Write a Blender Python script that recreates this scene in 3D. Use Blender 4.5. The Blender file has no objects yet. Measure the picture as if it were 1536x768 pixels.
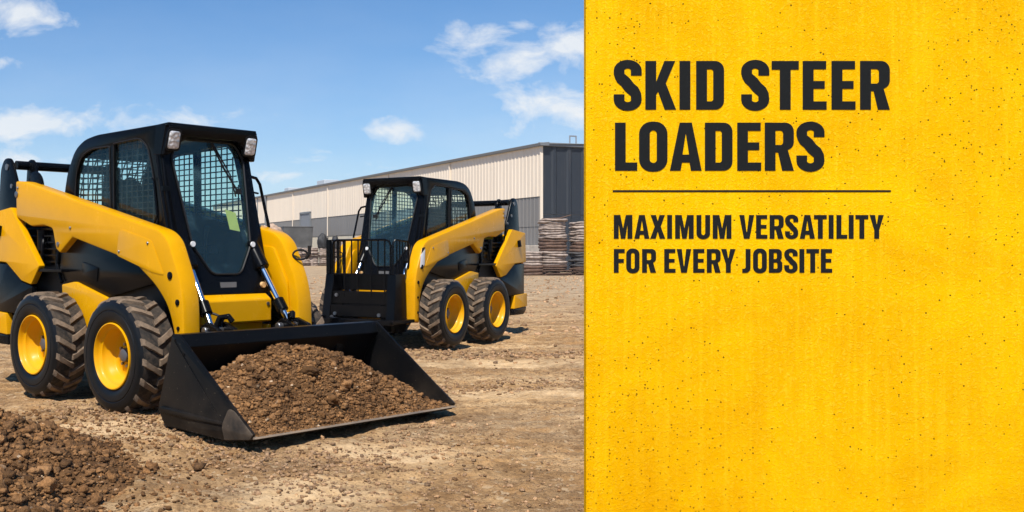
import bpy, bmesh, math, random
import numpy as np
from mathutils import Vector, Matrix, noise as mnoise
R=math.radians
random.seed(4); rng=np.random.default_rng(7)
sc=bpy.context.scene
col=sc.collection

# ------------------------------------------------------------------ node helpers
def new_mat(name):
    m=bpy.data.materials.new(name); m.use_nodes=True
    nt=m.node_tree; nt.nodes.clear()
    out=nt.nodes.new('ShaderNodeOutputMaterial'); b=nt.nodes.new('ShaderNodeBsdfPrincipled')
    nt.links.new(b.outputs[0],out.inputs[0]); return m,nt,b,out
def node(nt,t,**kw):
    n=nt.nodes.new(t)
    for k,v in kw.items():
        if k.startswith('_'): setattr(n,k[1:],v)
        else: n.inputs[k.replace('__',' ')].default_value=v
    return n
def lk(nt,a,b): nt.links.new(a,b)
def coords(nt,kind='Object',scale=(1,1,1),rot=(0,0,0),loc=(0,0,0)):
    tc=nt.nodes.new('ShaderNodeTexCoord'); mp=nt.nodes.new('ShaderNodeMapping')
    mp.inputs['Scale'].default_value=scale; mp.inputs['Rotation'].default_value=rot; mp.inputs['Location'].default_value=loc
    lk(nt,tc.outputs[kind],mp.inputs[0]); return mp.outputs[0]
def noise(nt,vec,scale,detail=4,rough=.5,dist=0):
    n=node(nt,'ShaderNodeTexNoise',Scale=scale,Detail=detail,Roughness=rough,Distortion=dist); lk(nt,vec,n.inputs['Vector']); return n.outputs[0]
def ramp(nt,fac,stops):
    r=nt.nodes.new('ShaderNodeValToRGB'); e=r.color_ramp.elements
    while len(e)<len(stops): e.new(.5)
    for i,(p,c) in enumerate(stops):
        e[i].position=p; e[i].color=(c,c,c,1) if isinstance(c,(int,float)) else (*c,1)
    lk(nt,fac,r.inputs[0]); return r.outputs[0]
def mix(nt,fac,a,b,mode='MIX'):
    n=nt.nodes.new('ShaderNodeMix'); n.data_type='RGBA'; n.blend_type=mode
    for s,v in ((0,fac),(6,a),(7,b)):
        if hasattr(v,'is_output'): lk(nt,v,n.inputs[s])
        elif s==0: n.inputs[0].default_value=v
        else: n.inputs[s].default_value=(*v,1)
    return n.outputs[2]
def math_(nt,op,a,b=0,c=None,clamp=False):
    n=nt.nodes.new('ShaderNodeMath'); n.operation=op; n.use_clamp=clamp
    for i,v in enumerate((a,b) if c is None else (a,b,c)):
        if hasattr(v,'is_output'): lk(nt,v,n.inputs[i])
        else: n.inputs[i].default_value=v
    return n.outputs[0]
def bump(nt,b,h,strength=.3,dist=.01,prev=None):
    n=node(nt,'ShaderNodeBump',Strength=strength,Distance=dist); lk(nt,h,n.inputs['Height'])
    if prev: lk(nt,prev,n.inputs['Normal'])
    lk(nt,n.outputs[0],b.inputs['Normal']); return n.outputs[0]

# ------------------------------------------------------------------ materials
def paint(name,colr,rough=.35,dust=.35,dustc=(.28,.20,.13),coat=.0,scr=.0,low=.9,spec=.5):
    m,nt,b,_=new_mat(name); v=coords(nt); b.inputs['Specular IOR Level'].default_value=spec
    g=nt.nodes.new('ShaderNodeNewGeometry'); sp=nt.nodes.new('ShaderNodeSeparateXYZ'); lk(nt,g.outputs['Position'],sp.inputs[0])
    n1=noise(nt,v,3.2,8,.62); n2=noise(nt,v,38,4,.6)
    hgt=math_(nt,'MULTIPLY_ADD',sp.outputs[2],-1/low,1,clamp=True)          # road dust collects low on the machine
    f=math_(nt,'MULTIPLY',math_(nt,'ADD',hgt,.05),ramp(nt,n1,[(.38,0),(.72,1)]))
    f=math_(nt,'MULTIPLY',f,math_(nt,'MULTIPLY_ADD',n2,.9,.4)); f=math_(nt,'MULTIPLY',f,dust,clamp=True)
    c=mix(nt,ramp(nt,n1,[(.3,0),(.7,1)]),tuple(x*.93 for x in colr),tuple(min(1,x*1.05) for x in colr))
    if scr:
        sv=coords(nt,scale=(3,3,30),rot=(.3,.6,.2)); s=ramp(nt,noise(nt,sv,9,6,.7),[(.66,0),(.70,1)])
        c=mix(nt,math_(nt,'MULTIPLY',s,scr),c,(.22,.20,.18))
        sp2=ramp(nt,noise(nt,v,60,3,.6),[(.69,0),(.73,1)]); c=mix(nt,math_(nt,'MULTIPLY',sp2,scr),c,(.35,.28,.2))
    c=mix(nt,f,c,dustc); lk(nt,c,b.inputs['Base Color'])
    lk(nt,math_(nt,'MULTIPLY_ADD',f,.5,math_(nt,'MULTIPLY_ADD',n1,.12,rough-.06)),b.inputs['Roughness'])
    b.inputs['Coat Weight'].default_value=coat; b.inputs['Coat Roughness'].default_value=.12
    bump(nt,b,n1,.06,.02)
    return m
def simple(name,colr,rough=.5,metal=0,var=.12,scale=12,bmp=.0):
    m,nt,b,_=new_mat(name); v=coords(nt); n=noise(nt,v,scale,5,.6)
    lk(nt,mix(nt,ramp(nt,n,[(.3,0),(.7,1)]),tuple(x*(1-var) for x in colr),tuple(min(1,x*(1+var)) for x in colr)),b.inputs['Base Color'])
    b.inputs['Roughness'].default_value=rough; b.inputs['Metallic'].default_value=metal
    if max(colr)<.05: b.inputs['Specular IOR Level'].default_value=.22
    if bmp: bump(nt,b,n,bmp,.01)
    return m
M={}
M['yellow']=paint('yellow_paint',(.61,.292,.0003),.26,.16,coat=.10,spec=.10,scr=.05)
M['yellow_rim']=paint('yellow_rim_paint',(.68,.325,.0004),.34,.30,coat=.04,low=.5,spec=.12)
M['black']=paint('black_paint',(.0026,.0030,.0040),.24,.035,spec=.10)
M['black_matte']=paint('black_matte',(.004,.0045,.0055),.5,.12,spec=.2)
M['bucket']=paint('bucket_paint',(.0034,.0038,.0046),.34,.13,scr=.30,low=.42,spec=.09)
M['bucket_edge']=paint('worn_bucket_edge',(.008,.008,.008),.5,.55,scr=.4,low=.8,spec=.3)
M['cut_edge']=paint('muddy_cutting_edge',(.14,.11,.085),.6,.9,scr=.6,low=3,spec=.3)
M['chrome']=simple('chrome_rod',(.75,.78,.82),.12,1,.05)
M['steel']=simple('dull_steel',(.25,.25,.26),.4,.9,.2)
M['grey']=simple('hub_grey',(.10,.10,.11),.45,.3,.2)
M['white']=simple('white_plastic',(.75,.75,.75),.3,0,.04)
M['silver_label']=simple('silver_label',(.16,.165,.17),.4,.3,.1)
M['amber']=simple('amber_knob',(.65,.42,.2),.3,0,.1)
M['note']=simple('yellow_green_sticker',(.50,.46,.13),.7,0,.06)
M['seat']=simple('seat_vinyl',(.02,.022,.026),.6,0,.2,8,.1)
M['hose']=simple('hose_rubber',(.012,.012,.013),.45,0,.2)
M['mesh_guard']=simple('guard_wire',(.012,.013,.014),.5)
M['lettering']=simple('black_lettering',(.005,.0062,.0068),.8,0,.10,40,.02)
def mk_rubber():
    m,nt,b,_=new_mat('tyre_rubber'); v=coords(nt); n=noise(nt,v,9,6,.65); n2=noise(nt,v,70,3,.6)
    f=math_(nt,'MULTIPLY',ramp(nt,n,[(.50,0),(.8,1)]),.14)
    lk(nt,mix(nt,f,(.0038,.0044,.0054),(.045,.037,.030)),b.inputs['Base Color']); b.inputs['Roughness'].default_value=.42; b.inputs['Specular IOR Level'].default_value=.22
    bump(nt,b,n2,.1,.004); return m
def mk_lug():
    m,nt,b,_=new_mat('dusty_lug_rubber'); v=coords(nt); n=noise(nt,v,14,7,.7); n2=noise(nt,v,90,4,.65)
    f=ramp(nt,math_(nt,'MULTIPLY_ADD',n2,.35,math_(nt,'MULTIPLY',n,.75)),[(.36,.12),(.62,1)])
    lk(nt,mix(nt,f,(.014,.011,.009),(.19,.132,.085)),b.inputs['Base Color']); b.inputs['Roughness'].default_value=.85
    bump(nt,b,n2,.5,.006); return m
M['rubber']=mk_rubber(); M['lug']=mk_lug()
def mk_groove():
    m,nt,b,_=new_mat('muddy_tread_base'); v=coords(nt); n=noise(nt,v,16,6,.7)
    lk(nt,mix(nt,ramp(nt,n,[(.4,0),(.65,1)]),(.008,.007,.006),(.07,.05,.034)),b.inputs['Base Color']); b.inputs['Roughness'].default_value=.9
    bump(nt,b,n,.6,.01); return m
M['groove']=mk_groove()
def mk_glass(name,tint,gl=1.0,dirt=.05):  # dirt: teal film, part grime, part vague reflections painted into the diffuse colour
    m,nt,b,out=new_mat(name); nt.nodes.remove(b)
    t=node(nt,'ShaderNodeBsdfTransparent'); gb=nt.nodes.new('ShaderNodeNewGeometry'); lk(nt,mix(nt,gb.outputs['Backfacing'],tint,(1,1,1)),t.inputs[0])
    g=node(nt,'ShaderNodeBsdfGlossy',Roughness=.02); g.inputs[0].default_value=(.9,.95,1,1)
    d=node(nt,'ShaderNodeBsdfDiffuse'); d.inputs[0].default_value=(.16,.30,.36,1)
    fr=node(nt,'ShaderNodeFresnel',IOR=1.5)
    v=coords(nt,'Object',(1,1,1)); n=noise(nt,v,6,6,.6,.6)
    dirt_refl=math_(nt,'MULTIPLY',ramp(nt,n,[(.5,.25),(.75,1)]),dirt)
    a=nt.nodes.new('ShaderNodeMixShader'); lk(nt,dirt_refl,a.inputs[0]); lk(nt,t.outputs[0],a.inputs[1]); lk(nt,d.outputs[0],a.inputs[2])
    c=nt.nodes.new('ShaderNodeMixShader'); ge=nt.nodes.new('ShaderNodeNewGeometry'); fro=math_(nt,'SUBTRACT',1,ge.outputs['Backfacing'])
    lk(nt,math_(nt,'MULTIPLY',math_(nt,'MULTIPLY',fr.outputs[0],gl),fro),c.inputs[0]); lk(nt,a.outputs[0],c.inputs[1]); lk(nt,g.outputs[0],c.inputs[2])
    lk(nt,c.outputs[0],out.inputs[0]); return m
M['glass']=mk_glass('tinted_windshield',(.78,.96,.90),.9,.13)
M['side_glass']=mk_glass('tinted_side_glass',(.86,.97,.93),.6,.04)
def mk_lens():
    m,nt,b,_=new_mat('headlight_lens'); v=coords(nt,scale=(1,1,1))
    w=node(nt,'ShaderNodeTexVoronoi',Scale=38); lk(nt,v,w.inputs['Vector'])
    lk(nt,ramp(nt,w.outputs['Distance'],[(.1,(.92,.92,.92)),(.7,(.45,.46,.47))]),b.inputs['Base Color'])
    b.inputs['Roughness'].default_value=.12; b.inputs['Metallic'].default_value=.15; b.inputs['Coat Weight'].default_value=1
    bump(nt,b,w.outputs['Distance'],.6,.01); return m
M['lens']=mk_lens()
def mk_cladding(name,c,var=.06):
    m,nt,b,_=new_mat(name); v=coords(nt,'Object',(1,1,.15)); n=noise(nt,v,.7,6,.6); v2=coords(nt,'Object',(6,6,.3)); n2=noise(nt,v2,1.2,5,.65)
    cc=mix(nt,ramp(nt,n,[(.3,0),(.7,1)]),tuple(x*(1-var) for x in c),tuple(x*(1+var) for x in c))
    cc=mix(nt,math_(nt,'MULTIPLY',ramp(nt,n2,[(.55,0),(.8,1)]),.18),cc,(.22,.18,.14))
    lk(nt,cc,b.inputs['Base Color']); b.inputs['Roughness'].default_value=.5; return m
M['beige_clad']=mk_cladding('beige_cladding',(.76,.65,.52)); M['grey_clad']=mk_cladding('grey_cladding',(.185,.175,.165))
M['navy_clad']=mk_cladding('dark_slate_cladding',(.020,.025,.033)); M['cream_wall']=mk_cladding('cream_base_wall',(.62,.55,.42))
M['trim']=simple('roof_trim',(.16,.17,.18),.5); M['door_grey']=simple('door_grey',(.18,.19,.21),.5)
M['plinth']=simple('concrete_plinth',(.42,.37,.31),.9,0,.25,3); M['roofing']=simple('roof_sheet',(.4,.42,.44),.6)
def mk_soil(name,dark,light,sc_=1.0,speck=True):
    m,nt,b,_=new_mat(name); v=coords(nt,'Object')
    n=noise(nt,v,5*sc_,8,.65); n2=noise(nt,v,45*sc_,6,.7); vo=node(nt,'ShaderNodeTexVoronoi',Scale=55*sc_,Randomness=1); lk(nt,v,vo.inputs['Vector'])
    c=mix(nt,ramp(nt,n,[(.3,0),(.72,1)]),dark,light)
    c=mix(nt,math_(nt,'MULTIPLY',ramp(nt,n2,[(.42,0),(.7,1)]),.5),c,tuple(x*1.45 for x in light))
    if speck: c=mix(nt,ramp(nt,vo.outputs['Color'],[(.90,0),(.93,1)]),c,(.36,.26,.17))
    at=nt.nodes.new('ShaderNodeAttribute'); at.attribute_name='tone'
    c=mix(nt,1.0,c,at.outputs['Color'],'MULTIPLY')
    lk(nt,c,b.inputs['Base Color']); b.inputs['Roughness'].default_value=.95; b.inputs['Specular IOR Level'].default_value=.2
    bump(nt,b,math_(nt,'ADD',n2,math_(nt,'MULTIPLY',vo.outputs['Distance'],.5)),.8,.02); return m
M['soil']=mk_soil('brown_soil',(.048,.021,.008),(.225,.116,.047))
M['stone']=mk_soil('loose_stones',(.30,.160,.078),(.54,.345,.195),2.0,False)
def mk_ground():
    m,nt,b,_=new_mat('packed_dirt')
    g=nt.nodes.new('ShaderNodeNewGeometry'); pos=g.outputs['Position']
    def mp(scale,rot=0,loc=(0,0,0)):
        q=nt.nodes.new('ShaderNodeMapping'); q.inputs['Scale'].default_value=scale; q.inputs['Rotation'].default_value=(0,0,rot); q.inputs['Location'].default_value=loc
        lk(nt,pos,q.inputs[0]); return q.outputs[0]
    A=noise(nt,mp((.35,.95,1),R(-14)),1.3,6,.6,.5)      # long wheel-worn streaks
    Bn=noise(nt,mp((1,1.4,1)),1.1,8,.65,.3); Cn=noise(nt,mp((1,1,1)),9,8,.7); D=noise(nt,mp((1,1,1)),60,6,.7)
    vo=node(nt,'ShaderNodeTexVoronoi',Scale=34,Randomness=1); lk(nt,mp((1,1,1)),vo.inputs['Vector'])
    vo2=node(nt,'ShaderNodeTexVoronoi',Scale=85,Randomness=1); lk(nt,mp((1,1,1)),vo2.inputs['Vector'])
    c=mix(nt,ramp(nt,Bn,[(.36,0),(.62,1)]),(.30,.180,.090),(.54,.365,.210))
    c=mix(nt,ramp(nt,A,[(.50,0),(.68,.85)]),c,(.68,.50,.32))
    c=mix(nt,math_(nt,'MULTIPLY',ramp(nt,noise(nt,mp((.8,1.2,1),0,(3,8,0)),.8,6,.6),[(.52,0),(.66,1)]),.7),c,(.36,.275,.195))
    c=mix(nt,math_(nt,'MULTIPLY',ramp(nt,Cn,[(.47,0),(.62,1)]),.62),c,(.14,.078,.038))
    c=mix(nt,math_(nt,'MULTIPLY',ramp(nt,D,[(.50,0),(.72,1)]),.5),c,(.11,.068,.038))
    c=mix(nt,math_(nt,'MULTIPLY',ramp(nt,vo.outputs['Color'],[(.80,0),(.85,1)]),.8),c,(.47,.36,.255))
    c=mix(nt,math_(nt,'MULTIPLY',ramp(nt,vo2.outputs['Color'],[(.74,0),(.80,1)]),.6),c,(.13,.08,.045))
    c=mix(nt,math_(nt,'MULTIPLY',ramp(nt,noise(nt,mp((1,1.3,1),0,(7,2,0)),2.3,6,.7),[(.54,0),(.64,1)]),.5),c,(.42,.235,.10))     # rusty clay patches
    sp=nt.nodes.new('ShaderNodeSeparateXYZ'); lk(nt,pos,sp.inputs[0])
    def patch(cx,cy,sx,sy_):
        u=math_(nt,'MULTIPLY',math_(nt,'SUBTRACT',sp.outputs[0],cx),1/sx); w=math_(nt,'MULTIPLY',math_(nt,'SUBTRACT',sp.outputs[1],cy),1/sy_)
        return math_(nt,'SUBTRACT',1,math_(nt,'SQRT',math_(nt,'ADD',math_(nt,'MULTIPLY',u,u),math_(nt,'MULTIPLY',w,w))))
    pm=None
    for q in ((-1.25,6.45,.75,.45),(.62,5.85,.55,.42),(1.9,8.3,1.1,.45),(.1,4.85,.45,.5),(2.3,10.6,1.6,.35)):
        v_=patch(*q); pm=v_ if pm is None else math_(nt,'MAXIMUM',pm,v_)
    pm=ramp(nt,math_(nt,'ADD',pm,math_(nt,'MULTIPLY',math_(nt,'SUBTRACT',noise(nt,mp((1,1.6,1),0,(1,4,0)),2.6,8,.72),.5),2.2)),[(.05,0),(.55,.75)])   # dry pale sand
    c=mix(nt,pm,c,mix(nt,ramp(nt,Cn,[(.35,0),(.6,1)]),(.50,.345,.205),(.74,.56,.375)))
    far=ramp(nt,math_(nt,'MULTIPLY',sp.outputs[1],.01),[(.16,0),(.30,1)])      # the far yard is paler crushed stone
    gn=noise(nt,mp((.5,1.4,1)),2.2,8,.75)
    c=mix(nt,math_(nt,'MULTIPLY',far,.85),c,mix(nt,ramp(nt,gn,[(.35,0),(.65,1)]),(.22,.165,.12),(.52,.42,.32)))
    dk=ramp(nt,noise(nt,mp((.7,1.5,1),R(-10),(2,6,0)),1.7,8,.7),[(.50,0),(.68,1)])      # damp, churned strips
    c=mix(nt,math_(nt,'MULTIPLY',dk,.68),c,(.145,.085,.044))
    c=mix(nt,1.0,c,(1.0,.94,.80),'MULTIPLY')
    lk(nt,c,b.inputs['Base Color']); b.inputs['Roughness'].default_value=.95; b.inputs['Specular IOR Level'].default_value=.15
    p=bump(nt,b,Cn,.9,.04); p=bump(nt,b,math_(nt,'ADD',D,math_(nt,'MULTIPLY',vo.outputs['Distance'],-.8)),.8,.012,p)
    return m
M['ground']=mk_ground()
def mk_stucco():
    m,nt,b,_=new_mat('yellow_stucco')
    v=coords(nt,'Object'); st=coords(nt,'Object',(16,1,.5)); big=noise(nt,v,2.1,9,.68,.6); med=noise(nt,v,85,5,.6,1.2); fine=noise(nt,v,190,4,.7)
    streak=noise(nt,st,2.6,6,.65)
    c=mix(nt,ramp(nt,big,[(.36,0),(.66,1)]),(.72,.365,.0),(.83,.485,.0))
    c=mix(nt,math_(nt,'MULTIPLY',ramp(nt,streak,[(.48,0),(.70,1)]),.50),c,(.88,.55,.008))
    c=mix(nt,math_(nt,'MULTIPLY',ramp(nt,med,[(.52,0),(.66,1)]),.42),c,(.93,.62,.04))
    c=mix(nt,math_(nt,'MULTIPLY',ramp(nt,fine,[(.50,0),(.66,1)]),.40),c,(.56,.24,.0))
    pv=node(nt,'ShaderNodeTexVoronoi',Scale=95,Randomness=1); lk(nt,v,pv.inputs['Vector'])
    cl=noise(nt,coords(nt,'Object',(1.1,1,.8),loc=(.4,0,.2)),1.9,3,.5)
    sp=nt.nodes.new('ShaderNodeSeparateXYZ'); lk(nt,v,sp.inputs[0])
    def blob(cx,cz,sx,sz,a):
        u=math_(nt,'MULTIPLY',math_(nt,'SUBTRACT',sp.outputs[0],cx),1/sx); w=math_(nt,'MULTIPLY',math_(nt,'SUBTRACT',sp.outputs[2],cz),1/sz)
        return math_(nt,'MULTIPLY',math_(nt,'SUBTRACT',1,math_(nt,'SQRT',math_(nt,'ADD',math_(nt,'MULTIPLY',u,u),math_(nt,'MULTIPLY',w,w))),clamp=True),a)
    clu=math_(nt,'ADD',blob(.22,.32,.55,.65,.60),blob(.18,1.95,.3,.35,.35)); clu=math_(nt,'ADD',clu,blob(1.6,1.9,.35,.9,.34))   # where the plaster is most pitted
    sep=nt.nodes.new('ShaderNodeSeparateColor'); lk(nt,pv.outputs['Color'],sep.inputs[0])
    pick=math_(nt,'GREATER_THAN',sep.outputs[0],math_(nt,'SUBTRACT',1.20,math_(nt,'MULTIPLY',math_(nt,'ADD',cl,math_(nt,'MULTIPLY',clu,1.9)),.53)))
    rad=math_(nt,'MULTIPLY_ADD',math_(nt,'POWER',sep.outputs[1],3),.26,.08)
    pit=math_(nt,'MULTIPLY',pick,math_(nt,'LESS_THAN',pv.outputs['Distance'],rad))
    c=mix(nt,math_(nt,'MULTIPLY',pit,.9),c,(.07,.035,.004))
    wz=math_(nt,'MULTIPLY',math_(nt,'ADD',blob(.2,.15,.75,.8,1.2),math_(nt,'ADD',blob(1.75,.2,.6,.6,1.1),blob(.9,.1,.9,.42,.9))),ramp(nt,big,[(.35,1),(.65,.35)]),clamp=True)
    c=mix(nt,math_(nt,'MULTIPLY',wz,.5),c,(.62,.27,.0))
    lk(nt,c,b.inputs['Base Color']); b.inputs['Roughness'].default_value=.75; b.inputs['Specular IOR Level'].default_value=.03
    h=math_(nt,'ADD',math_(nt,'MULTIPLY',med,.7),math_(nt,'MULTIPLY',fine,.25)); h=math_(nt,'SUBTRACT',h,math_(nt,'MULTIPLY',pit,.8))
    p=bump(nt,b,h,.85,.006); bump(nt,b,noise(nt,coords(nt,'Object',(14,1,.9)),3.0,5,.6),.16,.012,p)
    return m
M['stucco']=mk_stucco()
M['bundle']=simple('pale_wrapped_bundle',(.30,.235,.195),.9,0,.45,5,.5); M['bundle_dark']=simple('grey_bundle',(.07,.065,.065),.9,0,.3,5,.5)
M['pallet']=simple('weathered_brown_wood',(.105,.06,.04),.85,0,.4,4,.3); M['tarp']=simple('black_tarp',(.03,.03,.032),.6,0,.3,4,.5)
M['skip']=simple('dark_grey_skip',(.085,.085,.085),.6,.1,.3,1.2,.2); M['rubble']=simple('rubble',(.36,.25,.18),.9,0,.5,2,.6)
M['post']=simple('galvanised_post',(.4,.41,.42),.45,.7)

# ------------------------------------------------------------------ mesh helpers
def finish(me,mats,smooth=35):
    for m in (mats if isinstance(mats,(list,tuple)) else [mats]): me.materials.append(M[m])
    if smooth:
        me.polygons.foreach_set('use_smooth',[True]*len(me.polygons)); me.set_sharp_from_angle(angle=R(smooth))
    me.update()
def link(name,me,parent=None,bevel=0):
    o=bpy.data.objects.new(name,me); col.objects.link(o)
    if parent: o.parent=parent
    if bevel:
        b=o.modifiers.new('bevel','BEVEL'); b.width=bevel; b.segments=2; b.limit_method='ANGLE'; b.angle_limit=R(40); b.harden_normals=False
    return o
def tag(o,label=None,cat=None,group=None,kind=None):
    for k,v in (('label',label),('category',cat),('group',group),('kind',kind)):
        if v: o[k]=v
    return o
def empty(name,loc,rz,label,cat,group=None):
    o=bpy.data.objects.new(name,None); col.objects.link(o); o.location=loc; o.rotation_euler=(0,0,rz); o.empty_display_size=.2
    return tag(o,label,cat,group)
class MB:
    def __init__(s): s.v=[];s.f=[];s.m=[]
    def add(s,vs,fs,mi=0):
        n=len(s.v); s.v+= [tuple(p) for p in vs]; s.f+=[tuple(n+i for i in f) for f in fs]; s.m+=[mi]*len(fs)
    def box(s,x0,x1,y0,y1,z0,z1,mi=0,mat=None):
        vs=[Vector(p) for p in ((x0,y0,z0),(x1,y0,z0),(x1,y1,z0),(x0,y1,z0),(x0,y0,z1),(x1,y0,z1),(x1,y1,z1),(x0,y1,z1))]
        if mat: vs=[mat@p for p in vs]
        s.add(vs,[(0,3,2,1),(4,5,6,7),(0,1,5,4),(1,2,6,5),(2,3,7,6),(3,0,4,7)],mi)
    def prism(s,pts,a,b,axis='y',mi=0):
        n=len(pts)
        def P(p,t): return (p[0],t,p[1]) if axis=='y' else ((t,p[0],p[1]) if axis=='x' else (p[0],p[1],t))
        s.add([P(p,a) for p in pts]+[P(p,b) for p in pts],[tuple(range(n))]+[tuple(range(2*n-1,n-1,-1))]+[(i,i+n,(i+1)%n+n,(i+1)%n) for i in range(n)],mi)
    def tube(s,path,r,seg=10,mi=0,cap=True):
        path=[Vector(p) for p in path]; rr=r if isinstance(r,(list,tuple)) else [r]*len(path); n0=len(s.v); up=None
        for i,p in enumerate(path):
            t=(path[min(i+1,len(path)-1)]-path[max(i-1,0)]).normalized()
            if up is None: up=Vector((0,0,1)) if abs(t.z)<.9 else Vector((1,0,0))
            a=t.cross(up).normalized(); up=a.cross(t).normalized()
            for k in range(seg):
                w=2*math.pi*k/seg; s.v.append(tuple(p+(a*math.cos(w)+up*math.sin(w))*rr[i]))
        for i in range(len(path)-1):
            for k in range(seg):
                a=n0+i*seg+k; b=n0+i*seg+(k+1)%seg; s.f.append((a,b,b+seg,a+seg)); s.m.append(mi)
        if cap:
            s.f.append(tuple(n0+k for k in range(seg-1,-1,-1))); s.m.append(mi)
            e=n0+(len(path)-1)*seg; s.f.append(tuple(e+k for k in range(seg))); s.m.append(mi)
    def cyl(s,p,q,r,seg=20,mi=0): s.tube([p,q],r,seg,mi)
    def lathe(s,prof,seg=48,mi=0,c=(0,0,0)):      # prof: (offset along y, radius); axis y
        n0=len(s.v)
        for (y,r) in prof:
            for k in range(seg):
                w=2*math.pi*k/seg; s.v.append((c[0]+r*math.cos(w),c[1]+y,c[2]+r*math.sin(w)))
        for i in range(len(prof)-1):
            m=mi[i] if isinstance(mi,list) else mi
            for k in range(seg):
                a=n0+i*seg+k; b=n0+i*seg+(k+1)%seg; s.f.append((a,b,b+seg,a+seg)); s.m.append(m)
    def mesh(s,name,mats,smooth=35,sy=1):
        me=bpy.data.meshes.new(name); v=s.v if sy==1 else [(p[0],p[1]*sy,p[2]) for p in s.v]
        me.from_pydata(v,[],s.f); me.polygons.foreach_set('material_index',s.m)
        bm=bmesh.new(); bm.from_mesh(me); bmesh.ops.recalc_face_normals(bm,faces=bm.faces); bm.to_mesh(me); bm.free()
        finish(me,mats,smooth); return me
    def build(s,name,mats,parent=None,bevel=0,smooth=35,sy=1): return link(name,s.mesh(name,mats,smooth,sy),parent,bevel)
def rounded(pts,r,seg=4):
    out=[]; n=len(pts)
    for i in range(n):
        p=Vector(pts[i][:2]); a=Vector(pts[i-1][:2]); b=Vector(pts[(i+1)%n][:2]); rr=pts[i][2] if len(pts[i])>2 else r
        da=(a-p); db=(b-p); d=min(rr,da.length*.45,db.length*.45)
        if d<1e-5: out.append(tuple(p)); continue
        p0=p+da.normalized()*d; p1=p+db.normalized()*d
        for k in range(seg+1):
            t=k/seg; out.append(tuple(p0*(1-t)**2+p*2*t*(1-t)+p1*t*t))
    return out
def plate_mesh(polys,thick,bev,mapping,name,mats,smooth=35,brez=1):
    # polys[0] outer, the rest holes, in 2D; mapping(u,v,w) -> xyz where w in [-thick/2,thick/2]
    cu=bpy.data.curves.new('c','CURVE'); cu.dimensions='2D'; cu.fill_mode='BOTH'
    cu.extrude=max(0,thick/2-bev); cu.bevel_depth=bev; cu.bevel_resolution=brez; cu.offset=-bev
    for p in polys:
        s=cu.splines.new('POLY'); s.points.add(len(p)-1); s.use_cyclic_u=True
        for i,q in enumerate(p): s.points[i].co=(q[0],q[1],0,1)
    o=bpy.data.objects.new('c',cu); me=bpy.data.meshes.new_from_object(o); bpy.data.objects.remove(o); bpy.data.curves.remove(cu)
    me.name=name; me.materials.clear()
    for v in me.vertices: v.co=Vector(mapping(*v.co))
    bm=bmesh.new(); bm.from_mesh(me); bmesh.ops.remove_doubles(bm,verts=bm.verts,dist=1e-5); bmesh.ops.recalc_face_normals(bm,faces=bm.faces); bm.to_mesh(me); bm.free()
    finish(me,mats,smooth); return me
def plateY(name,polys,y0,y1,mat,parent,bev=.006,sy=1,smooth=35):     # profile in X,Z, thickness along y
    yc=(y0+y1)/2; th=abs(y1-y0)
    return link(name,plate_mesh(polys,th,bev,lambda u,v,w:(u,(yc+w)*sy,v),name,mat,smooth),parent)
# ---- fractal noise on arrays
_perm=rng.random((256,256))
def vnoise(x,y):
    xi=np.floor(x).astype(int); yi=np.floor(y).astype(int); fx=x-xi; fy=y-yi; fx=fx*fx*(3-2*fx); fy=fy*fy*(3-2*fy)
    g=lambda a,b:_perm[a%256,b%256]
    return (g(xi,yi)*(1-fx)+g(xi+1,yi)*fx)*(1-fy)+(g(xi,yi+1)*(1-fx)+g(xi+1,yi+1)*fx)*fy-.5
def fbm(x,y,o=4,g=.5):
    s=0;a=1
    for k in range(o): s=s+a*vnoise(x*2**k+17*k,y*2**k+31*k); a*=g
    return s
def ground_z(x,y):
    near=np.clip((60-y)/40,0,1)
    z=.05*fbm(x*.45,y*.7,3)+.030*fbm(x*2.1+5,y*3.0,4,.55)+.020*fbm(x*11,y*13,4,.65)
    u=x*.97+y*.24; w=y*.97-x*.24                                   # faint ruts along the lane
    z=z-.018*np.exp(-((w-9.6)/.16)**2)-.016*np.exp(-((w-10.5)/.18)**2)-.014*np.exp(-((w-5.6)/.2)**2)
    return z*near-.012
ICO={}
def ico(sub):
    if sub not in ICO:
        bm=bmesh.new(); bmesh.ops.create_icosphere(bm,subdivisions=sub,radius=1); bm.verts.ensure_lookup_table()
        ICO[sub]=(np.array([v.co[:] for v in bm.verts]),np.array([[v.index for v in f.verts] for f in bm.faces])); bm.free()
    return ICO[sub]
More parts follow.
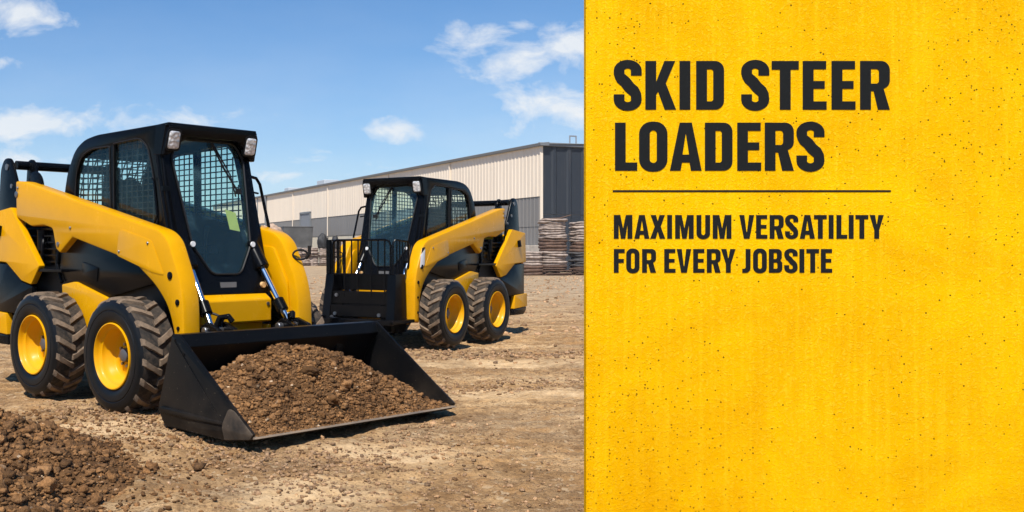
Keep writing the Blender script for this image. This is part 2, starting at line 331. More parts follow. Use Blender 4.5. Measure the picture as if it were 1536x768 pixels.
def clods(P,S,sub,flat=.65,rough=.36,base=None,tone=(.7,1.25)):
    """many small rocks as one vertex/face/tone array"""
    bv,bf=ico(sub); n=len(P); nb=len(bv)
    nv=12
    var=[]
    for k in range(nv):
        d=1+rough*np.array([mnoise.fractal(Vector(v)*1.3+Vector((k*7.1,k*3.3,0)),1,2,3) for v in bv])*1.4
        var.append(bv*d[:,None])
    var=np.array(var); vi=rng.integers(0,nv,n)
    V=var[vi]*(S[:,None,None])*(np.stack([rng.uniform(.75,1.3,n),rng.uniform(.75,1.3,n),rng.uniform(flat*.7,flat*1.3,n)],1)[:,None,:])
    a=rng.uniform(0,6.283,n); ca,sa=np.cos(a),np.sin(a); t=rng.normal(0,.35,n); ct,st=np.cos(t),np.sin(t)
    x,y,z=V[...,0],V[...,1],V[...,2]; y,z=y*ct[:,None]-z*st[:,None],y*st[:,None]+z*ct[:,None]
    x,y=x*ca[:,None]-y*sa[:,None],x*sa[:,None]+y*ca[:,None]
    V=np.stack([x,y,z],-1)+P[:,None,:]
    F=(bf[None]+np.arange(n)[:,None,None]*nb).reshape(-1,3)
    T=np.repeat(rng.uniform(tone[0],tone[1],n),nb); W=np.repeat(rng.uniform(-.08,.08,n),nb)
    C=np.stack([T*(1+W*.5),T,T*(1-W)],1)
    return V.reshape(-1,3),F,C
def np_mesh(name,V,F,mats,C=None,smooth=None):
    me=bpy.data.meshes.new(name); k=F.shape[1]
    me.vertices.add(len(V)); me.vertices.foreach_set('co',V.astype(np.float32).ravel())
    me.loops.add(F.size); me.loops.foreach_set('vertex_index',F.astype(np.int32).ravel())
    me.polygons.add(len(F)); me.polygons.foreach_set('loop_start',np.arange(0,F.size,k,dtype=np.int32)); me.polygons.foreach_set('loop_total',np.full(len(F),k,dtype=np.int32))
    me.update(calc_edges=True); me.validate()
    at=me.color_attributes.new('tone','FLOAT_COLOR','POINT')
    if C is None: C=np.ones((len(V),3))
    at.data.foreach_set('color',np.concatenate([C,np.ones((len(V),1))],1).astype(np.float32).ravel())
    for m in mats: me.materials.append(M[m])
    if smooth: me.polygons.foreach_set('use_smooth',[True]*len(F))
    me.update(); return me

# ------------------------------------------------------------------ camera, sky, sun
CAMH=1.146
cam=bpy.data.cameras.new('camera'); co=bpy.data.objects.new('camera',cam); col.objects.link(co); sc.camera=co
co.location=(0,0,CAMH); co.rotation_euler=(R(90),0,0)
cam.sensor_width=36; cam.lens=1500/1536*36; cam.shift_x=(768-438.3)/1536; cam.shift_y=-5/1536; cam.clip_end=3000; cam.clip_start=.05
SUN=Vector((-.24,-.80,1.25)).normalized()
el=math.asin(SUN.z); az=math.atan2(SUN.x,SUN.y)
s=bpy.data.lights.new('sun','SUN'); s.energy=5.0; s.angle=R(.5); s.color=(1,.95,.87)
so=bpy.data.objects.new('sun',s); col.objects.link(so); so.rotation_euler=SUN.to_track_quat('Z','Y').to_euler(); so.location=(-20,-20,40)
w=bpy.data.worlds.new('World'); sc.world=w; w.use_nodes=True; nt=w.node_tree; nt.nodes.clear()
out=nt.nodes.new('ShaderNodeOutputWorld'); bg=nt.nodes.new('ShaderNodeBackground'); lk(nt,bg.outputs[0],out.inputs[0])
sky=nt.nodes.new('ShaderNodeTexSky'); sky.sky_type='NISHITA'; sky.sun_disc=False; sky.sun_elevation=el; sky.sun_rotation=az
sky.air_density=1.0; sky.dust_density=.35; sky.ozone_density=2.2; sky.altitude=100
tc=nt.nodes.new('ShaderNodeTexCoord'); sep=nt.nodes.new('ShaderNodeSeparateXYZ'); lk(nt,tc.outputs['Generated'],sep.inputs[0])
dy=math_(nt,'MAXIMUM',math_(nt,'ABSOLUTE',sep.outputs[1]),.05)
px=math_(nt,'DIVIDE',sep.outputs[0],dy); pz=math_(nt,'DIVIDE',sep.outputs[2],dy)
cmb=nt.nodes.new('ShaderNodeCombineXYZ'); lk(nt,px,cmb.inputs[0]); lk(nt,pz,cmb.inputs[1])
def mapv(v,scale,loc=(0,0,0)):
    q=nt.nodes.new('ShaderNodeMapping'); q.inputs['Scale'].default_value=scale; q.inputs['Location'].default_value=loc; lk(nt,v,q.inputs[0]); return q.outputs[0]
nz=noise(nt,mapv(cmb.outputs[0],(1,1.7,1)),16,9,.62,.35); nzb=noise(nt,mapv(cmb.outputs[0],(1,2.4,1),(3,1,0)),5,6,.6)
# each cloud: azimuth tangent, height tangent, half width, half height, strength
CL=[(-.275,.238,.042,.024,1.2),(-.246,.232,.03,.016,.8),(-.29,.19,.022,.008,.8),(-.262,.225,.03,.02,.7),(.115,.124,.045,.015,1.25),(.165,.120,.03,.008,.55),
    (.026,.092,.085,.015,.8),(.265,.145,.06,.030,1.3),(.20,.118,.04,.012,.7),(.185,.208,.045,.020,1.1),(.225,.192,.060,.020,1.25),(.28,.205,.040,.030,1.25),(.27,.225,.03,.014,.9),(.09,.12,.02,.008,.8),
    (.235,.228,.022,.010,.7),(-.25,.130,.22,.022,1.15),(-.30,.092,.16,.016,1.1),(-.17,.106,.17,.016,.95),(0.0,.078,.11,.014,.95),(.10,.085,.08,.010,.5),(-.27,.15,.10,.008,.45),(-.75,.2,.15,.04,.9),(.75,.16,.2,.04,.9),(1.2,.35,.25,.08,.9),(-1.3,.3,.3,.08,.9)]
acc=None
for cx,cz,sx,sz,st in CL:
    a=math_(nt,'MULTIPLY',math_(nt,'SUBTRACT',px,cx),1/sx); b=math_(nt,'MULTIPLY',math_(nt,'SUBTRACT',pz,cz),1/sz)
    d=math_(nt,'SQRT',math_(nt,'ADD',math_(nt,'MULTIPLY',a,a),math_(nt,'MULTIPLY',b,b)))
    mval=math_(nt,'MULTIPLY',math_(nt,'SUBTRACT',1.25,math_(nt,'MULTIPLY',d,.85)),st)
    acc=mval if acc is None else math_(nt,'MAXIMUM',acc,mval)
cm=math_(nt,'ADD',math_(nt,'MULTIPLY',math_(nt,'MAXIMUM',acc,-.3),.62),math_(nt,'MULTIPLY',math_(nt,'SUBTRACT',nz,.5),2.3))
cmask=ramp(nt,cm,[(.18,0),(.95,1)])
up=math_(nt,'GREATER_THAN',sep.outputs[2],.0); cmask=math_(nt,'MULTIPLY',cmask,up)
cmask=math_(nt,'MULTIPLY',cmask,math_(nt,'MULTIPLY_ADD',nzb,.5,.68),clamp=True)
vl=ramp(nt,pz,[(.0,.70),(.10,.40),(.20,.16),(.34,.0)]); cmask=math_(nt,'MAXIMUM',cmask,math_(nt,'MULTIPLY',vl,math_(nt,'MULTIPLY_ADD',nzb,.9,.5)),clamp=True)
tint=mix(nt,1.0,sky.outputs[0],(.50,1.08,1.56),'MULTIPLY')
cc=mix(nt,cmask,tint,(10.6,11.0,11.4))
lk(nt,cc,bg.inputs[0]); bg.inputs[1].default_value=.062
sc.view_settings.view_transform='Standard'; sc.view_settings.look='None'; sc.view_settings.gamma=1; sc.view_settings.exposure=.40
sc.cycles.max_bounces=8; sc.cycles.transparent_max_bounces=24; sc.cycles.volume_bounces=0

# ------------------------------------------------------------------ ground
def axis(segs):
    out=[segs[0][0]]
    for a,b,n in segs: out+=list(np.linspace(a,b,n+1)[1:])
    return np.array(out)
gx=axis([(-400,-60,12),(-60,-12,24),(-12,-4,50),(-4,5.2,330),(5.2,14,70),(14,60,40),(60,400,12)])
gy=axis([(-120,-6,12),(-6,3,30),(3,3.9,20),(3.9,9,250),(9,15,150),(15,30,130),(30,110,90),(110,500,10)])
X,Y=np.meshgrid(gx,gy); Z=ground_z(X,Y); V=np.stack([X,Y,Z],-1).reshape(-1,3)
nx,ny=len(gx),len(gy); i=np.arange((ny-1)*(nx-1)); r_=i//(nx-1); c_=i%(nx-1); a=r_*nx+c_
tag(link('ground',np_mesh('ground',V,np.stack([a,a+1,a+nx+1,a+nx],1),['ground'],smooth=True)),kind='structure')
# loose stones
def scatter(n,x0,x1,y0,y1,smin,smax,sub,pw=2.2,dens=None):
    x=rng.uniform(x0,x1,n); y=y0+(y1-y0)*rng.random(n)**1.3
    if dens: k=dens(x,y)>rng.random(n); x,y=x[k],y[k]
    s=smin+(smax-smin)*rng.random(len(x))**(pw*2.2)
    return np.stack([x,y,ground_z(x,y)+s*.05],1),s
dn=lambda x,y:np.clip(.42+2.4*fbm(x*.5+3,y*.9+2,3)+.8*fbm(x*3,y*4,2),.05,1)
P1,S1=scatter(24000,-3.5,5.5,4,15,.003,.012,1,1.6,dn); P2,S2=scatter(700,-3.5,5,4,14,.008,.026,2,2.2,dn)
P3,S3=scatter(9000,-6,18,14,50,.02,.06,1,1.8)
def band(n,a,b,wd,smax):      # crumbs thrown along a wheel path
    t=rng.random(n); x=a[0]+(b[0]-a[0])*t+rng.normal(0,wd,n); y=a[1]+(b[1]-a[1])*t+rng.normal(0,wd*1.2,n); sz=.004+(smax-.004)*rng.random(n)**3.5
    return np.stack([x,y,ground_z(x,y)+sz*.3],1),sz
Pb,Sb=zip(*[band(2600,(-1.6,7.3),(.2,5.2),.22,.018),band(1500,(-.1,5.0),(1.0,6.6),.26,.017),band(900,(-.2,4.6),(1.3,5.0),.30,.016),band(1500,(1.0,11.6),(3.6,11.2),.30,.03),band(1600,(.9,8.6),(4,9.3),.22,.022)])
Pb=np.concatenate(Pb);Sb=np.concatenate(Sb)
VV=[];FF=[];CC=[];o_=0
for P,S,sb,tn in ((P1,S1,1,(.4,1.35)),(P2,S2,2,(.4,1.3)),(P3,S3,1,(.5,1.3)),(Pb,Sb,1,(.4,1.1))):
    v,f,c=clods(P,S,sb,.6,.3,tone=tn); VV.append(v);FF.append(f+o_);CC.append(c);o_+=len(v)
tag(link('loose_gravel',np_mesh('loose_gravel',np.concatenate(VV),np.concatenate(FF),['stone'],np.concatenate(CC))),'loose stones and small clods scattered over the dirt yard','gravel',kind='stuff')
# soil mound bottom left
def mound_h(x,y):
    d=np.sqrt(((x+2.3)/1.62)**2+((y-5.0)/1.70)**2); d=d+.16*fbm(x*1.7,y*1.7,4)
    return .52*np.clip(1-d,0,1)**1.15
mx=np.linspace(-3.6,-.45,240); my=np.linspace(3.2,7.0,240); X,Y=np.meshgrid(mx,my)
H=mound_h(X,Y); Z=ground_z(X,Y)-.02+H*1.0+(.10*fbm(X*5,Y*5,5,.62))*np.clip(H*6,0,1)
V=np.stack([X,Y,Z],-1).reshape(-1,3); n=240; i=np.arange((n-1)**2); a=(i//(n-1))*n+i%(n-1)
VV=[V];FT=[];fq=np.stack([a,a+1,a+n+1,a+n],1); fq=np.concatenate([fq[:,[0,1,2]],fq[:,[0,2,3]]]); FF=[fq]; CC=[np.full((len(V),3),.8)]; o_=len(V)
for cnt,s0,s1,sb in ((26000,.005,.016,1),(2600,.013,.034,2),(60,.03,.075,3)):
    x=rng.uniform(-3.5,-.35,cnt*3); y=rng.uniform(3.6,7.2,cnt*3); hh=mound_h(x,y); k=(np.clip(hh*9,.0,1)+(.10 if s1<.02 else .015)*(np.hypot((x+2.1)/1.9,(y-5)/2.4)<1)>rng.random(cnt*3))
    x,y,hh=x[k][:cnt],y[k][:cnt],hh[k][:cnt]; s=s0+(s1-s0)*rng.random(len(x))**2
    z=ground_z(x,y)-.02+hh+.10*fbm(x*5,y*5,5,.62)*np.clip(hh*6,0,1)+s*.3+np.where(hh<.01,.02,0)
    v,f,c=clods(np.stack([x,y,z],1),s,sb,.75,.5,tone=(.5,1.8)); VV.append(v);FF.append(f+o_);CC.append(c);o_+=len(v)
tag(link('soil_mound',np_mesh('soil_mound',np.concatenate(VV),np.concatenate(FF),['soil'],np.concatenate(CC))),'low mound of brown clods and soil in the lower left foreground','soil mound')

# ------------------------------------------------------------------ wheels
WR=.42; WW=.31
def tyre_mesh():
    mb=MB()
    half=[(.060,.222),(.030,.230),(.016,.245),(.010,.252),(.004,.262),(.000,.285),(.000,.318),(.005,.324),(.001,.330),(.002,.352),(.007,.374),(.013,.381),(.022,.396),(.055,.398),(.10,.399),(.155,.399)]
    prof=half+[(WW-y,r) for y,r in half[::-1][1:]]
    mi=[0]*12+[1]*(len(prof)-1-24)+[0]*12
    mb.lathe(prof,96,mi)
    N=18
    for side in (0,1):
        for k in range(N):
            th0=2*math.pi*(k+.5*side)/N
            path=[(.012,.00,.058,.375),(.020,.0,.058,.398),(.034,-.02,.055,.414),(.055,-.06,.050,.4185),(.095,-.115,.044,.4205),(.130,-.17,.044,.4205),(.163,-.205,.050,.4205)]   # y, dtheta, width, radius
            vs=[];fs=[];ms=[]
            for j,(y,dt,wd,rr) in enumerate(path):
                yy=y if side==0 else WW-y
                wj=random.uniform(-.002,.002)
                for (rad,wf) in ((rr-.040 if j>1 else rr-.02,1.28),(rr,.86)):
                    for sgn in (-1,1):
                        th=th0+dt+sgn*(wd/2*wf+wj)/WR
                        vs.append((rad*math.cos(th),yy,rad*math.sin(th)))
            for j in range(len(path)-1):
                a=j*4;b=a+4
                mb_f=[(a+2,a+3,b+3,b+2),(a,a+2,b+2,b),(a+3,a+1,b+1,b+3)]
                fs+=mb_f; ms+=[2,2,2]
            fs+=[(0,1,3,2)]; e=(len(path)-1)*4; fs+=[(e,e+2,e+3,e+1)]; ms+=[0,2]
            n0=len(mb.v); mb.v+=vs; mb.f+=[tuple(n0+i for i in f) for f in fs]; mb.m+=ms
    return mb.mesh('tyre',['rubber','groove','lug'],32)
def rim_mesh():
    mb=MB()
    mb.lathe([(.052,.228),(.016,.238),(.008,.236),(.006,.229),(.014,.224),(.030,.219),(.050,.212),(.056,.198),(.095,.192),(.104,.180),(.135,.176),(.150,.160),(.150,.120),(.142,.105),(.142,.045)],72)
    return mb.mesh('rim',['yellow_rim'],50)
def hub_mesh():
    mb=MB()
    mb.lathe([(.142,.050),(.108,.047),(.104,.040),(.104,.001)],24)
    for k in range(8):
        w=2*math.pi*k/8+.2; x,z=.078*math.cos(w),.078*math.sin(w)
        mb.cyl((x,.144,z),(x,.124,z),.011,6,1)
    return mb.mesh('hub',['grey','steel'],40)
TY,RM,HB=tyre_mesh(),rim_mesh(),hub_mesh()
def wheel(parent,x,side,spin):
    # outer face at y=side*.886; mesh y grows inward
    e=bpy.data.objects.new('wheel',None); col.objects.link(e); e.parent=parent
    e.location=(x,side*.886,WR-.006)
    e.scale=(1,-side,1)
    for nm,me in (('tyre',TY),('rim',RM),('hub',HB)):
        o=link(nm,me,e); o.rotation_euler=(0,spin,0)

# ------------------------------------------------------------------ loader
ARM=[(-1.425,1.775),(-1.27,1.760),(.80,1.305,.06),(.90,1.235,.08),(1.045,.955,.1),(1.085,.80,.08),(1.10,.33,.02),(.985,.31,.02),(.975,.574,.05),(.90,.766,.1),(.745,.912,.1),(.46,1.075,.03),
     (-.439,1.267,.01),(-.644,1.144,.01),(-.708,1.177,.02),(-.765,1.345,.03),(-.92,1.376,.03),(-1.14,1.371,.03),(-1.412,1.456,.02)]
def fX(z): return .545 if z>1.87 else .545+(1.87-z)*.264
def loader(root,sy,tdx,tdz):
    def PY(n,polys,y0,y1,mat,par=root,bev=.006): return plateY(n,polys,y0,y1,mat,par,bev,sy)
    def B(mb,n,mats,par=root,bevel=0,smooth=35): return mb.build(n,mats,par,bevel,smooth,sy)
    T=lambda pts:[(p[0]+tdx,p[1]+tdz)+tuple(p[2:]) for p in pts]
    # chassis
    mb=MB(); mb.prism([(-1.95,.36),(-1.95,1.05),(-.85,1.05),(-.85,.98),(.70,.98),(.72,.40),(.55,.30),(-1.7,.30)],-.50,.50)
    mb.prism([(.55,.80),(.76,.82),(.80,.45),(.6,.42)],-.44,.44)
    for x in (-.5925,.5925): mb.cyl((x,-.62,WR),(x,.62,WR),.075,20)
    B(mb,'chassis','black_matte',root,.01)
    for s in (-1,1):
        a,b=s*.50,s*.545
        sp=PY('side_panel',[rounded([(-.72,1.36),(.50,1.16),(.78,1.02),(.965,.80),(.955,.72),(.86,.86),(.68,.93),(.52,.90),(.014,.800),(-.468,.915),(-.66,.90),(-.74,1.0)],.015)],a,b,'black')
        PY('access_hatch',[rounded([(-.37,1.075),(-.13,1.03),(-.15,.915),(-.37,.965)],.015)],s*.545,s*.552,'black',sp,.003)
        PY('lower_side_guard',[rounded([(-.66,.885),(-.46,.912),(.02,.800),(.06,.55),(-.05,.42),(-.50,.42),(-.62,.55)],.015)],s*.49,s*.575,'yellow')
        # fender behind front wheel, inner arch
        arm=PY('loader_arm',[rounded(ARM,.03)],s*.460,s*.607,'yellow',root,.022)
        hp=PY('arm_panel',[rounded([(.30,1.325),(.70,1.235),(.86,.985),(.70,1.005),(.235,1.125),(.26,1.28)],.03)],s*.607,s*.6105,'yellow',arm,.0015)
        for (x,z,r,mt) in ((.27,1.155,.011,'steel'),(.655,1.215,.011,'steel'),(-.46,1.345,.012,'steel'),(-.66,1.215,.02,'steel'),(-1.395,1.655,.028,'steel'),(-1.37,1.71,.012,'steel'),(1.02,.80,.022,'black'),(.93,.985,.028,'black'),(1.03,.62,.015,'black'),(1.03,.44,.016,'black')):
            mb=MB(); mb.tube([(x,s*.604,z),(x,s*.614,z),(x,s*.618,z)],[r,r,r*.7],12); B(mb,'bolt',mt,arm)
        # inner stiffener of the arm knee
        PY('arm_stiffener',[rounded([(.50,1.22),(.82,1.19),(.98,.92),(1.02,.42),(.99,.40),(.985,.60),(.90,.80),(.74,.95)],.03)],s*.440,s*.461,'yellow',arm,.004)
        # rear lift post
        post=PY('lift_post',[rounded(T([(-1.40,1.25),(-1.415,1.60),(-1.56,1.88,.05),(-1.63,1.995,.06),(-1.75,1.995,.06),(-1.82,1.90,.06),(-1.88,1.42),(-1.88,1.15)]),.02)],s*.525,s*.553,'black')
        PY('post_inner_plate',[rounded(T([(-1.36,1.30),(-1.37,1.62),(-1.44,1.92,.06),(-1.50,1.985,.05),(-1.58,1.97,.05),(-1.62,1.70),(-1.62,1.30)]),.02)],s*.38,s*.41,'black',post)
        PY('pivot_bracket',[rounded(T([(-1.43,1.72),(-1.38,1.84,.05),(-1.26,1.86,.06),(-1.17,1.80,.06),(-1.13,1.68),(-1.3,1.66)]),.02)],s*.47,s*.50,'black',post)
        for (x,z,r) in ((-1.47,1.63,.016),(-1.60,1.74,.02),(-1.69,1.915,.03)):
            mb=MB(); mb.cyl((x+tdx,s*.540,z+tdz),(x+tdx,s*.560,z+tdz),r,12); B(mb,'pivot_pin','steel',post)
        # tail
        tail=PY('tail_guard',[rounded(T([(-1.50,1.545),(-1.95,1.50),(-1.97,1.08),(-1.59,1.06),(-1.30,.905),(-1.125,.875),(-.975,1.035)]),.015)],s*.555,s*.612,'yellow')
        PY('tail_side_panel',[rounded(T([(-1.12,.862),(-1.30,.892),(-1.585,1.045),(-1.93,1.06),(-1.93,.62),(-1.60,.62),(-1.15,.60)]),.01)],s*.545,s*.600,'black')
        PY('bumper_side',[rounded(T([(-1.60,.61),(-2.01,.63),(-2.01,.44),(-1.57,.42)]),.01)],s*.545,s*.612,'yellow')
        PY('bumper_foot',[rounded(T([(-1.57,.415),(-2.0,.435),(-1.98,.38),(-1.90,.33),(-1.56,.33)]),.01)],s*.54,s*.605,'black')
        mb=MB(); mb.tube([(-1.70+tdx,s*.612,1.39+tdz),(-1.72+tdx,s*.618,1.30+tdz)],.035,12); B(mb,'tail_reflector','black',tail)
        # seen between arm and tail: louvred engine bay side
        mb=MB(); mb.box(-1.62+tdx,-.80,s*.40,s*.47,1.0,1.36+tdz)
        for k in range(5):
            z=1.06+k*.055; mb.box(-1.50,-.84,s*.455,s*.52,z,z+.016,0,Matrix.Identity(4))
        B(mb,'engine_bay_louvre','black',root,.004)
        mb=MB(); mb.box(-1.32,-.62,s*.30,s*.60,.985,1.012); mb.box(-.98,-.90,s*.42,s*.50,1.012,1.30)
        mb.tube([(-.80,s*.52,1.30),(-.76,s*.54,1.20),(-.80,s*.54,1.05),(-.70,s*.55,.90)],.018,8); mb.tube([(-1.10,s*.50,1.32),(-1.04,s*.54,1.22),(-1.07,s*.54,1.06)],.016,8)
        mb.cyl((-1.12,s*.50,1.16),(-1.12,s*.50,1.34),.05,14)
        B(mb,'hydraulic_lines','black',root,.004)
        # tilt cylinder
        a=Vector((.66,s*.325,1.24)); c=Vector((1.10,s*.368,.60)); d=(c-a)
        P=lambda t:a+d*t
        mb=MB(); mb.tube([P(-.1),P(0),P(.06),P(.33),P(.34)],[.045,.058,.062,.060,.052],18)
        cyl=B(mb,'tilt_cylinder','black')
        mb=MB(); mb.cyl(P(.30),P(.98),.026,18); B(mb,'cylinder_rod','chrome',cyl)
        mb=MB(); mb.tube([P(.70),P(.71),P(.83),P(.84)],[.036,.046,.046,.036],16); B(mb,'rod_clevis','black',cyl)
        mb=MB(); mb.tube([P(.80),P(.80)+Vector((.05,s*-.05,-.02)),P(.9)+Vector((.07,s*-.08,.02)),P(1.0)+Vector((.03,s*-.04,.0))],.009,8); B(mb,'hydraulic_hose','hose',cyl)
        # coupler ears
        mb=MB(); mb.prism([(1.00,.30),(1.02,.60),(1.12,.66),(1.25,.62),(1.32,.52),(1.30,.20),(1.02,.20)],s*.26,s*.30); mb.prism([(1.00,.30),(1.02,.60),(1.12,.66),(1.25,.62),(1.32,.52),(1.30,.20),(1.02,.20)],s*.40,s*.44)
        mb.cyl((1.12,s*.22,.60),(1.12,s*.46,.60),.028,14,1)
        mb.tube([(1.12,s*.35,.62),(1.14,s*.33,.69),(1.20,s*.30,.70),(1.22,s*.28,.66)],.022,12,0)
        B(mb,'coupler_ear',['black','steel'],root,.006)
        # side front lower steps of the cab
    # rear cross tube and boom cross member
    mb=MB(); mb.cyl((-1.56+tdx,-.53,1.925+tdz),(-1.56+tdx,.53,1.925+tdz),.040,20); B(mb,'cross_tube','black')
    mb=MB(); mb.prism(T([(-1.97,1.48),(-1.97,.62),(-1.93,.40),(-1.90,.40),(-1.90,1.48)]),-.575,.575); B(mb,'rear_door','yellow',root,.01)
    mb=MB(); mb.box(-1.89+tdx,-1.0,-.40,.40,1.05,1.40+tdz); B(mb,'engine_cover','black',root,.01)
    mb=MB(); mb.prism([(-1.0+tdx,1.42+tdz),(-.86,1.50),(-.86,1.30),(-1.0+tdx,1.30)],-.42,.42); B(mb,'hood','yellow',root,.01)
    # front cross member, yellow
    mb=MB()
    mb.add([(.60,-.40,.82),(.60,.40,.82),(.86,.335,.835),(.86,-.335,.835),(.925,.335,.795),(.925,-.335,.795),(.925,.335,.625),(.925,-.335,.625),(.60,.40,.60),(.60,-.40,.60)],
           [(0,1,2,3),(3,2,4,5),(5,4,6,7),(7,6,8,9),(1,8,6,4,2),(0,3,5,7,9),(0,9,8,1)])
    cmb_=B(mb,'front_cross_member','yellow',root,.012)
    for s in (-1,1): mb=MB(); mb.cyl((.92,s*.295,.76),(.932,s*.295,.76),.014,12); B(mb,'bolt','steel',cmb_)
    mb=MB(); mb.prism([(.60,.62),(.86,.62),(.86,.28),(.70,.26)],-.30,.30); mb.prism([(.66,.60),(.90,.60),(.92,.36),(.72,.33)],-.35,-.31); mb.prism([(.66,.60),(.90,.60),(.92,.36),(.72,.33)],.31,.35)
    B(mb,'front_lower_plate','yellow',root,.008)
    mb=MB(); mb.box(1.02,1.06,-.46,.46,.40,.46); mb.cyl((1.12,-.5,.34),(1.12,.5,.34),.04,14); B(mb,'arm_cross_tube','black',root,.006)
    # ---------------- cab
    cabw=[rounded([(-.90,1.22),(-.885,1.66,.05),(-.835,1.82,.05),(-.715,2.0,.1),(-.56,2.075,.08),(-.36,2.098,.06),(.52,2.100,.02),(.545,1.88,.02),(.70,1.27,.02),(.815,.86,.02),(.60,.86),(-.5,1.15)],.02),
          rounded([(-.705,1.595),(-.685,1.80,.08),(-.60,1.945,.08),(-.43,1.990,.05),(-.165,1.990,.02),(-.145,1.475,.02)],.03),
          rounded([(-.100,1.468),(-.105,2.005,.02),(.27,2.018,.06),(.375,1.95,.06),(.455,1.72,.1),(.505,1.45,.05),(.50,1.345,.03)],.03)]
    for s in (-1,1):
        side=PY('cab_side_frame',cabw,s*.385,s*.425,'black',root,.007)
        for wi,(nm) in enumerate(('side_window','side_window')):
            gl=[(x,z) for x,z in cabw[wi+1]]
            cx_=sum(p[0] for p in gl)/len(gl); cz_=sum(p[1] for p in gl)/len(gl)
            big=[(cx_+(x-cx_)*1.03,cz_+(z-cz_)*1.03) for x,z in gl]
            wn=PY(nm,[big],s*.400,s*.405,'side_glass',root,0)
            mb=MB()   # seal around the opening
            mb.tube([(x,s*.427,z) for x,z in gl]+[(gl[0][0],s*.427,gl[0][1])],.0065,6,0,False); B(mb,'window_seal','hose',wn)
            # wire guard clipped to the opening
            mb=MB()
            def clip(axis,val):
                xs=[]
                for k in range(len(big)):
                    p,q=big[k-1],big[k]
                    if (p[axis]-val)*(q[axis]-val)<0:
                        t=(val-p[axis])/(q[axis]-p[axis]); xs.append(p[1-axis]+t*(q[1-axis]-p[1-axis]))
                xs.sort(); return xs
            for k in range(40):
                x=-.72+k*.074; c=clip(0,x)
                if len(c)==2: mb.tube([(x,s*.380,c[0]),(x,s*.380,c[1])],.0062,6)
                z=1.30+k*.046; c=clip(1,z)
                if len(c)==2: mb.tube([(c[0],s*.374,z),(c[1],s*.374,z)],.0055,6)
            B(mb,'wire_guard','mesh_guard',wn)
    # roof shell
    top=[(-.735,1.975),(-.70,2.005),(-.63,2.045),(-.56,2.073),(-.46,2.090),(-.36,2.098),(.55,2.102)]
    inn=[(.55,2.055),(-.36,2.050),(-.52,2.035),(-.66,1.975),(-.70,1.935)]
    mb=MB(); mb.prism(top+inn,-.384,.384); B(mb,'roof','black',root,.006)
    mb=MB(); mb.box(-.90,-.86,-.384,.384,1.18,1.30); 
    for q in (-1,1): mb.prism([(-.90,1.30),(-.895,1.66),(-.84,1.82),(-.735,1.975),(-.70,1.935),(-.80,1.79),(-.855,1.65),(-.86,1.30)],q*.33,q*.384)
    B(mb,'rear_wall','black',root,.004)
    mb=MB(); rp=[(-.882,1.30),(-.878,1.655),(-.825,1.81),(-.72,1.96)]; mb.prism(rp+[(x+.004,z-.002) for x,z in rp[::-1]],-.33,.33); rw=B(mb,'rear_window','side_glass',root)
    mb=MB()
    for k in range(9): y=-.29+k*.0725; mb.tube([(x+.03,y,z) for x,z in rp],.006,6)
    for k in range(14):
        z=1.32+k*.046; x=np.interp(z,[p[1] for p in rp],[p[0] for p in rp])+.036; mb.tube([(x,-.33,z),(x,.33,z)],.0055,6)
    B(mb,'wire_guard','mesh_guard',rw)
    # visor with ears
    vis=[rounded([(-.435,1.865),(-.375,1.872,.03),(-.285,1.975,.05),(-.235,2.012,.03),(.235,2.012,.03),(.285,1.975,.05),(.375,1.872,.03),(.435,1.865),(.425,2.075,.03),(.30,2.098,.05),(-.30,2.098,.05),(-.425,2.075,.03)],.01)]
    def vm(u,v,w): return ((.575+w+(v-1.865)*.26),u*sy,v)
    link('visor',plate_mesh(vis,.05,.008,vm,'visor','black'),root)
    mb=MB(); mb.prism([(.45,2.06),(.46,2.100),(.640,2.106),(.640,2.075)],-.42,.42); 
    for s in (-1,1): mb.prism([(.47,1.875),(.50,2.09),(.63,2.09),(.572,1.868)],s*.425,s*.437)
    B(mb,'visor_hood','black',root,.008)
    for s in (-1,1):
        def hm(u,v,w): return (.624+w+(v)*.26,(s*.365+u)*sy,1.978+v)
        hl=link('headlight',plate_mesh([rounded([(-.052,-.066),(.052,-.066),(.049,.066),(-.049,.066)],.025)],.035,.012,hm,'headlight','lens'),root)
        def hm2(u,v,w): return (.618+w+(v)*.26,(s*.365+u)*sy,1.978+v)
        link('headlight_bezel',plate_mesh([rounded([(-.064,-.079),(.064,-.079),(.061,.079),(-.061,.079)],.028),rounded([(-.053,-.067),(.053,-.067),(.050,.067),(-.050,.067)],.025)],.035,.004,hm2,'headlight_bezel','black_matte'),hl)
    # front frame + windshield (folds at z=1.87)
    WS=[(-.25,2.00),(-.345,1.87),(-.275,1.20),(-.135,.985),(.135,.985),(.275,1.20),(.345,1.87),(.25,2.00)]
    fr=[[(-.40,2.05),(-.41,1.87),(-.385,1.22),(-.40,.84),(.40,.84),(.385,1.22),(.41,1.87),(.40,2.05)],rounded([(x,z,.05) for x,z in WS],.05)]
    link('door_frame',plate_mesh(fr,.03,.006,lambda u,v,w:(fX(v)+w,u*sy,v),'door_frame','black'),root)
    ws=link('windshield',plate_mesh([rounded([(x*1.03,1.5+(z-1.5)*1.015,.05) for x,z in WS],.05)],.006,0,lambda u,v,w:(fX(v)+w+.003,u*sy,v),'windshield','glass'),root)
    g=rounded([(x,z,.05) for x,z in WS],.05); mb=MB(); mb.tube([(fX(z)+.020,x,z) for x,z in g]+[(fX(g[0][1])+.02,g[0][0],g[0][1])],.008,6,0,False); B(mb,'windshield_seal','hose',ws)
